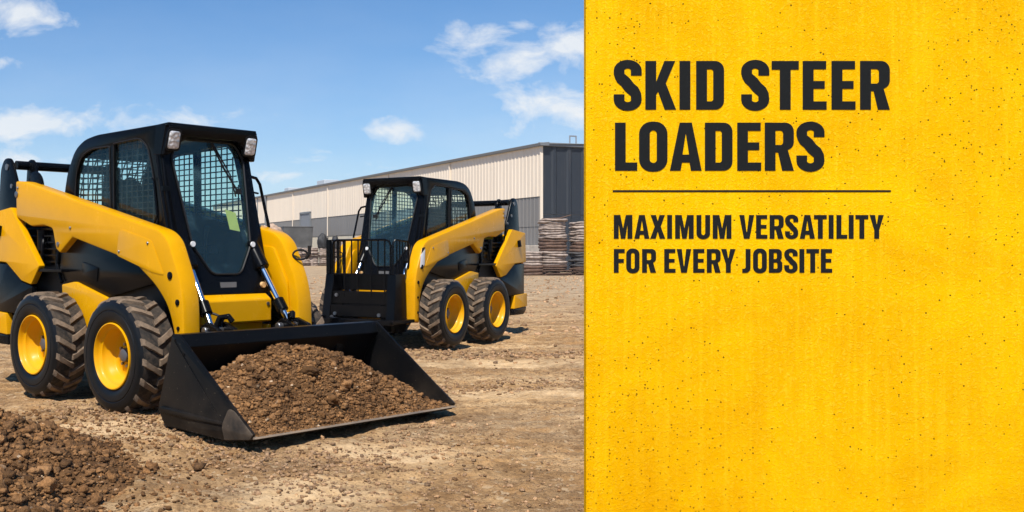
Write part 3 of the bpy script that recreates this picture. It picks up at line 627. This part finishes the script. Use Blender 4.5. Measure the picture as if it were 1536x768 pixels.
    mb=MB(); mb.tube([(fX(1.99)+.03,.02,1.99),(fX(1.8)+.028,.13,1.80),(fX(1.62)+.025,.235,1.62)],.008,6); mb.tube([(fX(1.98)+.026,.04,1.985),(fX(1.75)+.02,.19,1.75),(fX(1.60)+.02,.215,1.58)],.006,6)
    mb.box(fX(1.6)+.02,fX(1.6)+.035,.21,.26,1.60,1.645); B(mb,'wiper','hose',ws)
    if sy>0:
     mb=MB(); mb.add([(fX(1.48)-.02,.115,1.48),(fX(1.46)-.02,.215,1.455),(fX(1.30)-.02,.225,1.31),(fX(1.32)-.02,.13,1.325)],[(0,1,2,3)]); mb.add([(fX(1.48)-.022,.115,1.48),(fX(1.46)-.022,.215,1.455),(fX(1.30)-.022,.225,1.31),(fX(1.32)-.022,.13,1.325)],[(0,3,2,1)]); B(mb,'inspection_sticker','note',ws)
    for s in (-1,1):
        mb=MB(); mb.cyl((fX(1.21)+.0,s*.285,1.21),(fX(1.21)+.035,s*.285,1.21),.03,16,0); mb.cyl((fX(1.21)+.03,s*.285,1.21),(fX(1.21)+.045,s*.285,1.21),.021,16,1); B(mb,'door_stud',['black','white'])
    mb=MB(); mb.box(fX(.92)+.012,fX(.92)+.024,-.075,.075,.885,.925); B(mb,'front_badge','silver_label')
    mb=MB(); mb.cyl((fX(.9)+.0,.33,.90),(fX(.9)+.04,.33,.90),.022,12); B(mb,'amber_knob','amber')
    # pillar tubes near A pillar and hoses
    for s in (-1,):
        mb=MB(); mb.tube([(.535,s*.452,1.87),(.60,s*.455,1.62),(.69,s*.455,1.28)],.014,10); mb.tube([(.55,s*.41,1.84),(.63,s*.425,1.55),(.70,s*.42,1.24)],.016,10)
        mb.box(.575,.635,s*.40,s*.465,1.60,1.635); mb.tube([(.46,s*.44,1.70),(.50,s*.455,1.68),(.545,s*.455,1.42),(.50,s*.45,1.36)],.008,8)
        B(mb,'pillar_tube','black',root)
    # grab handle with mirrors (one side)
    mb=MB(); mb.tube([(.50,.40,1.745),(.49,.48,1.758),(.48,.55,1.748),(.485,.585,1.70),(.52,.61,1.50),(.55,.625,1.36),(.56,.60,1.31)],.013,10); mb.prism([(.50,1.285),(.62,1.265),(.60,1.31),(.56,1.33),(.53,1.32)],.56,.61)
    gh=B(mb,'grab_handle','black',root,.003)
    for (x,y,z,r) in ((.50,.455,1.635,.040),(.55,.47,1.36,.040)):
        mb=MB(); mb.tube([(x-.02,y-.01,z),(x-.012,y,z),(x+.012,y,z),(x+.02,y+.01,z)],[r*.5,r,r,r*.6],16); mb.tube([(x,y+.02,z),(x,y+.10,z-.01)],.008,8); B(mb,'round_mirror','black',gh)
    # light knob on the far arm's front
    mb=MB(); mb.tube([(1.02,.60,1.10),(1.05,.61,1.14),(1.05,.61,1.20)],.014,8); n0=24
    mb.tube([(1.0+.035*math.cos(t),.56+.045*math.cos(t),1.13+.038*math.sin(t)) for t in [k*math.pi/8 for k in range(17)]],.008,8,0,False); B(mb,'hose_guide','hose')
    # interior
    mb=MB(); mb.box(-.55,.02,-.22,.22,1.02,1.16); B(mb,'seat','seat',root,.03)
    mb=MB(); mb.prism([(-.50,1.14),(-.36,1.14),(-.46,1.62),(-.58,1.62)],-.21,.21); mb.prism([(-.50,1.60),(-.57,1.60),(-.60,1.76),(-.53,1.76)],-.12,.12); B(mb,'seat_back','seat',root,.03)
    mb=MB(); mb.box(-.85,.62,-.38,.38,.86,.90); mb.box(-.80,-.60,-.38,.38,.9,1.25); B(mb,'cab_floor','black_matte',root)
    for s in (-1,1):
        mb=MB(); mb.tube([(.18,s*.26,.9),(.20,s*.25,1.25),(.24,s*.24,1.36)],[.015,.012,.022],8); mb.box(-.2,.25,s*.27,s*.34,1.14,1.2); B(mb,'control_lever','seat',root,.005)
    for x,sp in ((.5925,.1),(-.5925,.23)):
        for s in (-1,1): wheel(root,x,s,sp+.07*s)

m1=empty('skid_steer_loader',(-1.022,8.094,0),R(-48.156),'nearer yellow and black skid steer loader, its black bucket full of brown soil','skid steer loader','yellow and black skid steer loaders on the dirt yard')
loader(m1,1,0,0)
m2=empty('skid_steer_loader',(1.632,13.151,-.01),R(180+53.245),'farther skid steer loader with a barred black guard on its front','skid steer loader','yellow and black skid steer loaders on the dirt yard')
loader(m2,-1,-.14,-.06)
# ---- bucket on loader 1
bside=[(1.402,.612),(1.475,.624),(2.225,.085),(2.20,.055),(1.996,.013),(1.32,.023),(1.243,.123)]
shell=[(1.395,.622),(1.475,.622),(1.500,.540),(1.46,.50),(1.36,.36),(1.32,.20),(1.36,.09),(1.46,.05),(2.215,.060),(2.215,.045),(1.996,.018),(1.33,.028),(1.26,.125),(1.33,.45)]
mb=MB(); mb.prism(shell,-.905,.905); bk=mb.build('bucket','bucket',m1,.004)
for s in (-1,1):
    sp_=plateY('bucket_side',[rounded(bside,.008)],s*.904,s*.922,'bucket',bk,.004)
    plateY('side_rib',[rounded([(1.272,.135),(1.30,.15),(1.93,.125),(1.94,.105),(1.60,.10),(1.28,.108)],.006)],s*.922,s*.932,'bucket',sp_,.004)
    plateY('wear_plate',[rounded([(1.96,.018),(1.93,.10,.03),(2.00,.215,.04),(2.055,.20),(2.225,.083),(2.20,.052)],.01)],s*.922,s*.932,'bucket_edge',sp_,.003)
    mb=MB(); mb.tube([(1.435,s*.923,.575),(1.93,s*.923,.12)],.0035,6); 
    for (x,z) in ((1.44,.585),(1.53,.50)): mb.cyl((x,s*.920,z),(x,s*.927,z),.008,8)
    mb.build('weld_seam','bucket',sp_)
mb=MB(); mb.prism([(2.10,.056),(2.105,.064),(2.225,.068),(2.240,.060),(2.22,.054),(2.10,.050)],-.918,.918); mb.build('cutting_edge','cut_edge',bk,.002)
mb=MB(); mb.box(1.22,1.34,-.45,.45,.22,.50); mb.box(1.20,1.44,.52,.60,.30,.58)
mb.build('bucket_mount','black',bk,.008)
# ---- soil heap in bucket (built in loader 1 frame, rests on the bucket)
def heap(x,y):
    r=np.interp(y,[-.905,-.75,-.4,-.12,.1,.4,.7,.905],[.25,.33,.44,.495,.475,.37,.235,.12])
    fr=np.clip((2.20-x)/(.50),0,1); bk_=np.clip((x-1.30)/.30,0,1)
    h=.066+(r-.066)*np.sin(fr*np.pi/2)**1.1*(.80+.20*bk_)
    return h
hx=np.linspace(1.335,2.205,130); hy=np.linspace(-.903,.903,240); X,Y=np.meshgrid(hx,hy)
cz=heap(X,Y)+.055*fbm(X*7,Y*7,5,.6)*np.clip((2.21-X)*6,0,1); V=np.stack([X,Y,np.maximum(cz,.064)],-1).reshape(-1,3)
n=130; i=np.arange((240-1)*(n-1)); a=(i//(n-1))*n+i%(n-1); fq=np.concatenate([np.stack([a,a+1,a+n+1],1),np.stack([a,a+n+1,a+n],1)])
VV=[V];FF=[fq];CC=[np.full((len(V),3),.8)];o_=len(V)
for cnt,s0,s1,sb in ((20000,.004,.0115,1),(1500,.010,.024,2),(26,.022,.046,3)):
    x=1.36+.86*rng.random(cnt); y=rng.uniform(-.88,.88,cnt); s=s0+(s1-s0)*rng.random(cnt)**2; s=np.minimum(s,np.maximum(.006,(2.23-x)*.3))
    z=np.maximum(heap(x,y)+.055*fbm(x*7,y*7,5,.6)*np.clip((2.21-x)*6,0,1),.064)+s*.3
    v,f,c=clods(np.stack([x,y,z],1),s,sb,.75,.5,tone=(.5,1.8)); VV.append(v);FF.append(f+o_);CC.append(c);o_+=len(v)
hp=link('soil_heap',np_mesh('soil_heap',np.concatenate(VV),np.concatenate(FF),['soil'],np.concatenate(CC)))
hp.location=m1.location; hp.rotation_euler=m1.rotation_euler
tag(hp,'heap of crumbly brown soil filling the black bucket of the front loader','soil heap')
# ---- guard attachment on loader 2 (frame in local x 1.2..1.8)
at=bpy.data.objects.new('guard_attachment',None); col.objects.link(at); at.parent=m2
for s in (-1,1):
    mb=MB(); mb.add([(1.36,s*.385,.90),(1.36,s*.50,.90),(1.14,s*.50,.90),(1.14,s*.385,.90),(1.43,s*.40,.36),(1.43,s*.52,.36),(1.14,s*.52,.36),(1.14,s*.40,.36)],[(0,1,2,3),(4,7,6,5),(0,4,5,1),(1,5,6,2),(2,6,7,3),(3,7,4,0)])
    mb.build('upright',['black'],at,.008)
mb=MB(); mb.box(1.30,1.335,-.385,.385,.695,.885); 
mb=MB()
for (x,z0,z1) in ((1.335,.535,.690),(1.375,.385,.525)):
    mb.box(x,x+.03,-.40,.40,z0,z1)
mb.box(1.33,1.36,-.40,.40,.885,.905); mb.box(1.17,1.19,-.39,.39,.70,.895); mb.box(1.17,1.19,-.39,.39,.38,.62); mb.build('cross_panel','black',at,.005)
mb=MB(); mb.box(1.12,1.62,-.56,.62,.325,.365); mb.box(1.56,1.66,-.56,.60,.315,.372); mb.build('base_plate','black',at,.006)
mb=MB(); mb.box(1.60,1.83,-.70,-.12,.30,.385); mb.tube([(1.60,-.66,.39),(1.64,-.5,.43),(1.74,-.40,.425),(1.84,-.3,.38)],.012,8); mb.box(1.64,1.74,-.52,-.30,.385,.41); mb.build('folded_fork','black',at,.012)
for (x,y,z) in ((1.405,-.33,.415),(1.405,.30,.415),(1.37,-.33,.64),(1.52,-.3,.38)): mb=MB(); mb.cyl((x,y,z),(x+.02,y,z),.022,12); mb.build('bolt','steel',at)
bar=MB(); bar.tube([(1.36,-.40,.90),(1.36,-.40,1.24),(1.36,-.385,1.29),(1.36,-.34,1.31),(1.36,.36,1.31),(1.36,.41,1.29),(1.36,.43,1.24),(1.36,.43,.90)],.013,8)
bar.tube([(1.36,.46,.90),(1.36,.46,1.27),(1.33,.47,1.305),(1.28,.475,1.305),(1.05,.48,1.29),(1.03,.48,1.25),(1.03,.48,.90)],.012,8); bar.tube([(1.36,-.46,.90),(1.36,-.46,1.31),(1.24,-.46,1.31),(1.03,-.46,1.30),(1.03,-.46,.90)],.012,8)
bar.box(1.345,1.375,-.485,-.43,.90,1.315)
bar.build('guard_rail','black',at,0)
for k in range(8):
    b_=MB(); y=-.31+k*.094; b_.tube([(1.36,y,.62 if k%2 else .90),(1.36,y,1.305)],.0095,8); b_.build('guard_bar','black',at)
for s,y in ((1,.478),(-1,-.46)):
    for k in range(4):
        b_=MB(); x=1.30-k*.065; b_.tube([(x,y,.90),(x,y,1.30)],.0085,8); b_.build('guard_bar','black',at)
# white decal on arm front of loader 2
plateY('white_decal',[rounded([(.86,1.20),(.965,1.13),(.985,.975),(.875,1.005)],.01)],.6112,.6135,'white',m2,.0008)
plateY('decal_border',[rounded([(.855,1.225),(.93,1.215),(.955,1.15),(.87,1.205)],.004)],.6112,.6128,'black',m2,.0004)

# ------------------------------------------------------------------ warehouse
Zc=60.0; Xc=(813-438.3)/1500*Zc
dx,dyy=-.331,1.0; L_=math.hypot(dx,dyy); dx/=L_; dyy/=L_
bang=math.atan2(dyy,dx)             # local +x runs along the long wall away from camera
wh=empty('warehouse',(Xc,Zc,0),bang,'long metal clad warehouse with beige upper wall and grey lower band behind the loaders','warehouse')
# local: x along wall, y<0... wall outward normal faces the yard: local +y is to the left of travel = toward yard
def corr(name,x0,x1,z0,z1,mat,par,y=0,pitch=.42,depth=.028,flip=1,axis='x'):
    pts=[];x=x0
    while x<x1-1e-6:
        pts+=[(x,0),(x+pitch*.62,0),(x+pitch*.72,depth),(x+pitch*.90,depth)]; x+=pitch
    pts.append((x1,0)); V=[];F=[]
    for (a,b) in pts:
        a=min(a,x1)
        for z in (z0,z1): V.append((a,y+b*flip,z) if axis=='x' else (y+b*flip,a,z))
    for i in range(len(pts)-1): F.append((2*i,2*i+2,2*i+3,2*i+1))
    mb=MB(); mb.add(V,F); 
    return mb.build(name,mat,par,0,25)
LEN=82; HT=7.55; MID=4.53; SEAM=2.72; BOT=1.62
corr('upper_wall',0,LEN,MID,HT,'beige_clad',wh,.10)
corr('middle_wall',0,LEN,SEAM,MID-.02,'grey_clad',wh,.06,.42)
corr('lower_wall',0,27,BOT,SEAM-.02,'grey_clad',wh,.04,.42)
mb=MB(); mb.box(27,LEN,-.2,.04,.0,SEAM-.06); mb.build('base_wall','cream_wall',wh)
mb=MB(); mb.box(-.1,27,-.2,.25,-.1,BOT-.02); mb.build('plinth','plinth',wh,.02)
mb=MB(); mb.box(0,LEN,-30,-.02,.05,HT-.15); mb.build('inner_shell','grey_clad',wh)
mb=MB(); mb.prism([(-.30,HT-.02),(.30,HT-.02),(.34,HT+.16),(-.30,HT+.22)],-.35,LEN,'x')
mb.build('roof_trim','trim',wh,.02)
mb=MB(); mb.add([(-.3,.2,HT+.1),(LEN,.2,HT+.1),(LEN,-15,HT+.55),(-.3,-15,HT+.55),(LEN,-30,HT+.1),(-.3,-30,HT+.1)],[(0,1,2,3),(3,2,4,5)]); mb.build('roof','roofing',wh)
# end wall: along local -y, outward normal = -x
e1=corr('end_wall_upper',-30,0,3.45,HT,'navy_clad',wh,-.05,1.05,.07,-1,'y'); e2=corr('end_wall_lower',-30,0,.1,3.40,'navy_clad',wh,-.03,1.05,.07,-1,'y')
mb=MB(); mb.box(-.22,-.04,-30,.30,HT-.02,HT+.20); mb.build('end_trim','trim',wh,.02)
mb=MB(); mb.box(-.12,.0,.0,.16,BOT,HT); mb.build('corner_flashing','beige_clad',wh,.01)
for x in (11.6,22.4,36.5,47,60):
    mb=MB(); mb.box(x,x+.14,.14,.20,SEAM,HT-.05); mb.build('wall_joint','trim' if x==60 else 'beige_clad',wh)
mb=MB(); mb.box(56.5,56.75,.14,.32,.1,HT-.02); mb.build('downpipe','trim',wh,.02)
mb=MB(); mb.box(41.6,44.4,.05,.17,.1,5.05); d_=mb.build('door','door_grey',wh,.03)
mb=MB(); mb.box(41.4,41.6,.05,.24,.1,5.2); mb.box(44.4,44.6,.05,.24,.1,5.2); mb.box(41.4,44.6,.05,.24,5.05,5.25); mb.build('door_frame','trim',d_,.01)
for (x,y,wd,h) in ((46,-3,2.4,.9),(18,-4,4,.7),(55,-2,1.6,.6)):
    mb=MB(); mb.box(x,x+wd,y-1.6,y,HT+.1,HT+.35+h); mb.build('roof_vent','roofing',wh,.05)
mb=MB()
for a in (0,.45): mb.cyl((-.0+.4,-2.2-a,HT+.1),(.4,-2.2-a,HT+.75),.045,8)
mb.cyl((.4,-2.2,HT+.72),(.4,-2.65,HT+.72),.045,8); mb.build('roof_pipe','post',wh)

# ------------------------------------------------------------------ stacks
def at_px(u,Z): return (u-438.3)/1500*Z
def slab_mesh(name,rx,ry,h,mat,seed,sq=3.2,layers=5,wob=.06):
    """folded / coiled layers: superellipse rings bulging per layer"""
    rnd=random.Random(seed); mb=MB(); seg=40; rings=[]
    for l in range(layers):
        k=1+rnd.uniform(-wob,wob); ox,oy=rnd.uniform(-.05,.05),rnd.uniform(-.05,.05); ph=rnd.uniform(0,6)
        for (t,rr) in ((.03,.93),(.25,1.0),(.55,1.02),(.8,1.0),(.97,.93)): rings.append(((l+t)/layers*h,rr*k,ox,oy,ph))
    n0=0; V=[];F=[]
    for (z,k,ox,oy,ph) in rings:
        for j in range(seg):
            w=2*math.pi*j/seg; c,s=math.cos(w),math.sin(w)
            x=rx*k*math.copysign(abs(c)**(2/sq),c); y=ry*k*math.copysign(abs(s)**(2/sq),s)
            V.append((x+ox,y+oy,z+.022*h*math.sin(w+ph)+.014*h*math.sin(3*w+ph*3)+.010*h*math.sin(7*w+ph*2)))
    for i in range(len(rings)-1):
        for j in range(seg): a=i*seg+j; b=i*seg+(j+1)%seg; F.append((a,b,b+seg,a+seg))
    F.append(tuple(range(seg-1,-1,-1))); F.append(tuple((len(rings)-1)*seg+j for j in range(seg)))
    mb.add(V,F); return mb.mesh(name,mat,50)
def crate_mesh(rx,ry,h,seed):
    rnd=random.Random(seed); mb=MB(); n=max(2,int(h/.13)); t=h/n
    for k in range(n):
        z=k*t; 
        for y in (-ry,-ry*.5,0,ry*.5,ry): mb.box(-rx*rnd.uniform(.96,1.02),rx*rnd.uniform(.96,1.02),y-.06,y+.06,z+t*.62,z+t*.94)
        for x in (-rx*.9,-.0,rx*.9): mb.box(x-.09,x+.09,-ry,ry,z+.02,z+t*.60)
    for s in (-1,1):
        mb.box(-rx*.98,rx*.98,s*ry*.98-.012,s*ry*.98+.012,0,h*.5)
    return mb.mesh('pallet','pallet',25)
def stack(u,Z,rx,spec,label,seed,topper=None,group=None,rz=.2):
    x=at_px(u,Z); root=empty('pallet_stack',(x,Z,-.02),rz,label,'stack',group); z=0
    for i,(kind,h) in enumerate(spec):
        jx=random.Random(seed*9+i).uniform(-.04,.04)*rx
        if kind=='p': o=link('pallet',crate_mesh(rx,rx*.9,h,seed+i),root)
        elif kind=='w': o=link('brown_bundle',slab_mesh('brown_bundle',rx*1.0,rx*.9,h,'pallet',seed*5+i,2.4,max(2,int(h/.16)),.04),root)
        else: o=link('bundle',slab_mesh('bundle',rx*.97,rx*.9,h,{'b':'bundle','d':'bundle_dark'}[kind],seed*5+i,2.3,max(2,int(h/.11))),root)
        o.location=(jx,0,z); z+=h
    if topper=='stick':
        mb=MB(); mb.tube([(-.6,0,z+.02),(.3,-.2,z+.06),(.85,-.3,z+.22)],.03,6); mb.build('stick','pallet',root)
    return root
G='stacks of wrapped bundles and pallets along the warehouse'
stack(829,51,.70,[('p',.30),('w',.22),('b',.70),('w',.64),('b',1.0)],'tall tan stack beside the dark end wall, a stick lying across its top',3,'stick',G)
stack(873,51.5,.62,[('p',.26),('w',.2),('d',.72),('w',.56),('b',1.0)],'stack with one dark grey bundle in its middle, against the yellow board edge',5,None,G)
stack(797,51,.60,[('w',.52),('b',.70)],'short stack just right of the far loader, half as high as its neighbour',8,None,G)
labs=['leftmost of the small hazy stacks, under the dark grey skip','second of the small hazy stacks under the skip','third small hazy stack, topped with a brown board','fourth small hazy stack, with a black tarp lump above it','small hazy stack seen just left of the guard bars','small stack seen between the guard bars, left one','small stack seen between the guard bars, right one']
for k,u in enumerate((447,459,471,485,498,513,529)):
    stack(u,88,.36+.03*(k%3),[('p',.3),('b',.8),('p',.5),('b',.75)] if k>4 else [('p',.25),('b',.55),('p',.15),('b',.62)] if k%2 else [('b',.8),('p',.2),('b',.6)],labs[k],20+k,None,G,.1*k)
def lump(name,u,Z,z0,rx,rz,mat,label,cat,seed,sub=3,group=None,ry=None):
    bv,bf=ico(sub); d=np.array([1+.38*mnoise.fractal(Vector(v)*1.6+Vector((seed,seed*.7,0)),1,2,4) for v in bv]); V=bv*d[:,None]*np.array([rx,ry or rx,rz]); V[:,2]=np.maximum(V[:,2],-rz*.6)
    o=link(name,np_mesh(name,V,bf,[mat])); o.location=(at_px(u,Z),Z,z0+rz*.6); return tag(o,label,cat,group)
lump('tarp_bundle',484,88,1.55,.45,.80,'tarp','larger black tarp lump on top of the hazy stacks','tarp',3)
lump('tarp_bundle',503,88,1.50,.32,.75,'tarp','narrower black tarp lump close to the guard post','tarp',9)
lump('rubble_heap',405,93,0,1.4,2.2,'rubble','pinkish brown rubble heap left of the dark grey skip','rubble',5,4,None,1.2)
sk=empty('skip',(at_px(445,95),95,0),.25,'dark grey boxy steel skip standing in front of the warehouse door','skip')
mb=MB(); mb.add([(-1.45,-.9,0),(1.2,-.9,0),(1.2,.9,0),(-1.45,.9,0),(-1.5,-1.0,3.6),(1.35,-1.0,3.6),(1.35,1.0,3.6),(-1.5,1.0,3.6)],[(0,3,2,1),(4,5,6,7),(0,1,5,4),(1,2,6,5),(2,3,7,6),(3,0,4,7)]); mb.build('body','skip',sk,.04)
mb=MB(); mb.box(-1.53,1.38,-1.03,1.03,3.54,3.62); mb.build('rim','skip',sk,.02)

# ------------------------------------------------------------------ yellow sign board
YB=3.9; px2x=lambda u:(u-438.3)/1500*YB; px2z=lambda v:CAMH+(379-v)/1500*YB
X0=px2x(879); bd=empty('sign_board',(X0,YB,0),0,'tall yellow painted stucco board with bold black lettering, filling the right side','sign board')
th=.03
mb=MB(); mb.box(0,2.6,0,th,-.02,2.75); mb.build('board','stucco',bd,.0015)
mb=MB()
for x in (.35,1.3,2.25): mb.box(x,x+.08,th+.001,th+.08,-.02,2.6)
mb.build('support_post','post',bd)
mb=MB(); mb.box(px2x(919)-X0,px2x(1336)-X0,-.0018,0,px2z(288),px2z(285.2)); mb.build('divider_line','lettering',bd)
def arc(cx,cy,rx,ry,a0,a1,n=8): return [(cx+rx*math.cos(R(a0+(a1-a0)*k/n)),cy+ry*math.sin(R(a0+(a1-a0)*k/n))) for k in range(n+1)]
def stroke(pts,tk):
    """constant width outline around a centre line; tk = half thickness list or number"""
    L=[];Rr=[]
    for i,p in enumerate(pts):
        a=Vector(pts[max(i-1,0)]); b=Vector(pts[min(i+1,len(pts)-1)]); t=(b-a).normalized(); n=Vector((-t.y,t.x)); h=tk[i] if isinstance(tk,list) else tk
        L.append(tuple(Vector(p)+n*h)); Rr.append(tuple(Vector(p)-n*h))
    return L+Rr[::-1]
def glyph(ch,w,s,t,ov=.02):
    """outline polygons for a condensed bold capital: cell width w, height 1, stem s, bar t"""
    r=min(w*.5,.26)
    def rr(x0,y0,x1,y1,r0,corners=(1,1,1,1)):
        o=[]
        for (cx,cy,a,k) in ((x1-r0,y1-r0,0,0),(x0+r0,y1-r0,90,1),(x0+r0,y0+r0,180,2),(x1-r0,y0+r0,270,3)):
            if corners[k]: o+=arc(cx,cy,r0,r0,a,a+90)
            else: o.append(((x1 if k in(0,3) else x0),(y1 if k<2 else y0)))
        return o
    if ch=='I': return [[(0,0),(s,0),(s,1),(0,1)]]
    if ch=='T': return [[(w/2-s/2,0),(w/2+s/2,0),(w/2+s/2,1-t*1.05),(w,1-t*1.05),(w,1),(0,1),(0,1-t*1.05),(w/2-s/2,1-t*1.05)]]
    if ch=='L': return [[(0,0),(w,0),(w,t),(s,t),(s,1),(0,1)]]
    if ch=='E': return [[(0,0),(w,0),(w,t),(s,t),(s,.5-t*.42),(w*.92,.5-t*.42),(w*.92,.5+t*.52),(s,.5+t*.52),(s,1-t),(w*.98,1-t),(w*.98,1),(0,1)]]
    if ch=='F': return [[(0,0),(s,0),(s,.5-t*.5),(w*.92,.5-t*.5),(w*.92,.5+t*.5),(s,.5+t*.5),(s,1-t),(w,1-t),(w,1),(0,1)]]
    if ch=='D': return [rr(0,0,w,1,min(.19,w*.35),(1,0,0,1)),rr(s,t,w-s,1-t,.05,(1,0,0,1))]
    if ch=='O': return [rr(0,-ov,w,1+ov,min(w*.45,.26)),rr(s,.16,w-s,.84,(w-2*s)*.49)]
    if ch=='U': return [[(0,1),(0,.2)]+arc(w*.5,.22,w*.5,.22+ov,180,360,14)+[(w,1),(w-s,1)]+[(w-s,.24)]+arc(w*.5,.24,w*.5-s,.09,360,180,10)+[(s,1)]]
    if ch=='J': return [[(w,1),(w,.2)]+arc(w-.22,.2,.22,.2+ov*.3,0,-90,8)+[(0,-ov*.3),(0,t),(w*.28,t)]+arc(w-s-.07,t+.07,.07,.07,-90,0,5)+[(w-s,1)]]
    if ch=='A':
        k=.24*w/.65; a=w*.31
        return [[(0,0),(s*1.0,0),(s*1.0+w*.045,.17),(w-s-w*.045,.17),(w-s,0),(w,0),(w-a,1),(a,1)],[(w*.5,.78),(w*.5-w*.105,.335),(w*.5+w*.105,.335)]]
    if ch=='V': a=w*.5-s*.58; return [[(a,0),(w-a,0),(w,1),(w-s*1.02,1),(w*.5+.012,.28),(w*.5-.012,.28),(s*1.02,1),(0,1)]]
    if ch=='Y': return [[(w/2-s/2,0),(w/2+s/2,0),(w/2+s/2,.36),(w,1),(w-s*1.08,1),(w/2+.01,.62),(w/2-.01,.62),(s*1.08,1),(0,1),(w/2-s/2,.36)]]
    if ch=='K': return [[(0,0),(s,0),(s,.31),(s*1.18,.37),(w*.63,0),(w,0),(w*.665,.54),(w*.97,1),(w*.62,1),(s,.57),(s,1),(0,1)]]
    if ch=='X': return [[(0,0),(s*1.12,0),(w/2,.31),(w-s*1.12,0),(w,0),(w*.5+s*.62,.51),(w*.97,1),(w*.97-s*1.08,1),(w/2,.73),(w*.03+s*1.08,1),(w*.03,1),(w*.5-s*.62,.51)]]
    if ch=='M': return [[(0,0),(s,0),(s,.62),(w*.38,0),(w*.62,0),(w-s,.62),(w-s,0),(w,0),(w,1),(w*.65,1),(w/2,.42),(w*.35,1),(0,1)]]
    if ch=='R': return [[(0,0),(s,0),(s,.38),(s*1.25,.38),(w*.60,0),(w,0),(w*.79,.43)]+arc(w-.17,.60,.17,.17,-52,0,6)+arc(w-.18,.81,.18,.19,0,90,8)+[(0,1)],
                        [(s,.535),(w-s-.06,.535)]+arc(w-s-.06,.595,.06,.06,-90,0,5)+arc(w-s-.06,.77,.06,.065,0,90,5)+[(s,.835)]]
    if ch=='B': return [[(0,0),(w-.18,0)]+arc(w-.18,.18,.18,.18,-90,0,8)+arc(w-.14,.38,.14,.12,0,55,5)+arc(w-.16,.64,.14,.12,-55,0,5)+arc(w-.20,.82,.18,.18,0,90,8)+[(0,1)],
                        [(s,t),(w-s-.05,t)]+arc(w-s-.05,t+.05,.05,.05,-90,0,5)+arc(w-s-.05,.38,.05,.05,0,90,5)+[(s,.43)],
                        [(s,.58),(w-s-.07,.58)]+arc(w-s-.07,.63,.05,.05,-90,0,5)+arc(w-s-.07,.79,.05,.05,0,90,5)+[(s,.84)]]
    if ch=='S':
        h=s*.5; x0,x1=h,w-h
        c=[(x1+.0,.70),(x1,.76)]+arc(w/2,.80,(x1-x0)/2,.135,0,180,12)+[(x0,.74),(x0+.012,.69),(x0+.05,.635),(w*.42,.565),(w*.56,.46),(x1-.05,.38),(x1-.008,.31)]+arc(w/2,.205,(x1-x0)/2,.14,0,-180,12)+[(x0,.25),(x0,.315)]
        c=[p for i,p in enumerate(c) if i==0 or (Vector(p)-Vector(c[i-1])).length>.008]
        hh=[]
        for i,p in enumerate(c):
            a=Vector(c[max(i-1,0)]); b=Vector(c[min(i+1,len(c)-1)]); tt=(b-a).normalized(); hh.append(h*(1-.20*abs(tt.x)**2) if not .36<p[1]<.66 else h*1.06)
        return [stroke(c,hh)]
    return []
def word(name,letters,ytop,ybot,s,t):
    """letters: (char, px left, px right)"""
    H_=px2z(ytop)-px2z(ybot); objs=MB(); V=[];F=[];n=0
    for ch,a,b in letters:
        w_=(b-a)/(ybot-ytop)
        me=plate_mesh(glyph(ch,w_,s,t),.004,0,lambda u,v,w:(px2x(a)-X0+u*H_,-.0012+w*.4,px2z(ybot)+v*H_),'g','lettering',0)
        V+=[v.co[:] for v in me.vertices]; F+=[tuple(i+n for i in p.vertices) for p in me.polygons]; n=len(V); bpy.data.meshes.remove(me)
    me=bpy.data.meshes.new(name); me.from_pydata(V,[],F); me.materials.append(M['lettering']); link(name,me,bd)
z1=lambda a,b,y:[(c,910+p/4.042,910+q/4.042) for c,p,q in zip(a,b,y)]
z2=lambda a,b,y:[(c,1100+p/4.044,1100+q/4.044) for c,p,q in zip(a,b,y)]
word('headline_word',z1('SKID',(42,234,441,542),(212,420,507,711)),91.5,164.5,.222,.17)
word('headline_word',z2('STEER',(47,232,420,595,768),(217,396,565,740,948)),91.5,164.5,.222,.17)
word('headline_word',z1('LOAD',(50,196,383,595),(185,368,575,762))+z2('ERS',(23,190,382),(168,366,552)),184,256,.222,.17)
z3=lambda a,b,y:[(c,910+p/6.982,910+q/6.982) for c,p,q in zip(a,b,y)]
z4=lambda a,b,y:[(c,1110+p/6.678,1110+q/6.678) for c,p,q in zip(a,b,y)]
word('tagline_word',z3('MAXIMUM',(74,290,455,633,716,940,1110),(268,446,612,684,910,1082,1305)),322.5,358,.205,.165)
word('tagline_word',z4('VERSATILITY',(-8,160,296,450,598,740,887,965,1088,1155,1298),(140,273,436,582,748,867,938,1072,1138,1283,1438)),322.5,358,.205,.165)
word('tagline_word',z3('FOR',(74,204,370),(188,343,516)),373.5,409,.205,.165)
word('tagline_word',z3('EVERY',(602,733,905,1048,1198),(720,884,1024,1192,1348)),373.5,409,.205,.165)
word('tagline_word',z4('JOBSITE',(22,130,288,442,594,664,809),(104,267,422,576,646,790,922)),373.5,409,.205,.165)

# ------------------------------------------------------------------ dusty air over the yard
hm_=bpy.data.materials.new('haze'); hm_.use_nodes=True; nt=hm_.node_tree; nt.nodes.clear(); out=nt.nodes.new('ShaderNodeOutputMaterial')
pv=nt.nodes.new('ShaderNodeVolumePrincipled'); pv.inputs['Density'].default_value=.00028; pv.inputs['Color'].default_value=(.93,.92,.92,1); lk(nt,pv.outputs[0],out.inputs['Volume'])
M['haze']=hm_
mb=MB(); mb.box(-410,410,-130,510,-1.3,12); tag(mb.build('haze','haze',None,0,0),kind='stuff')
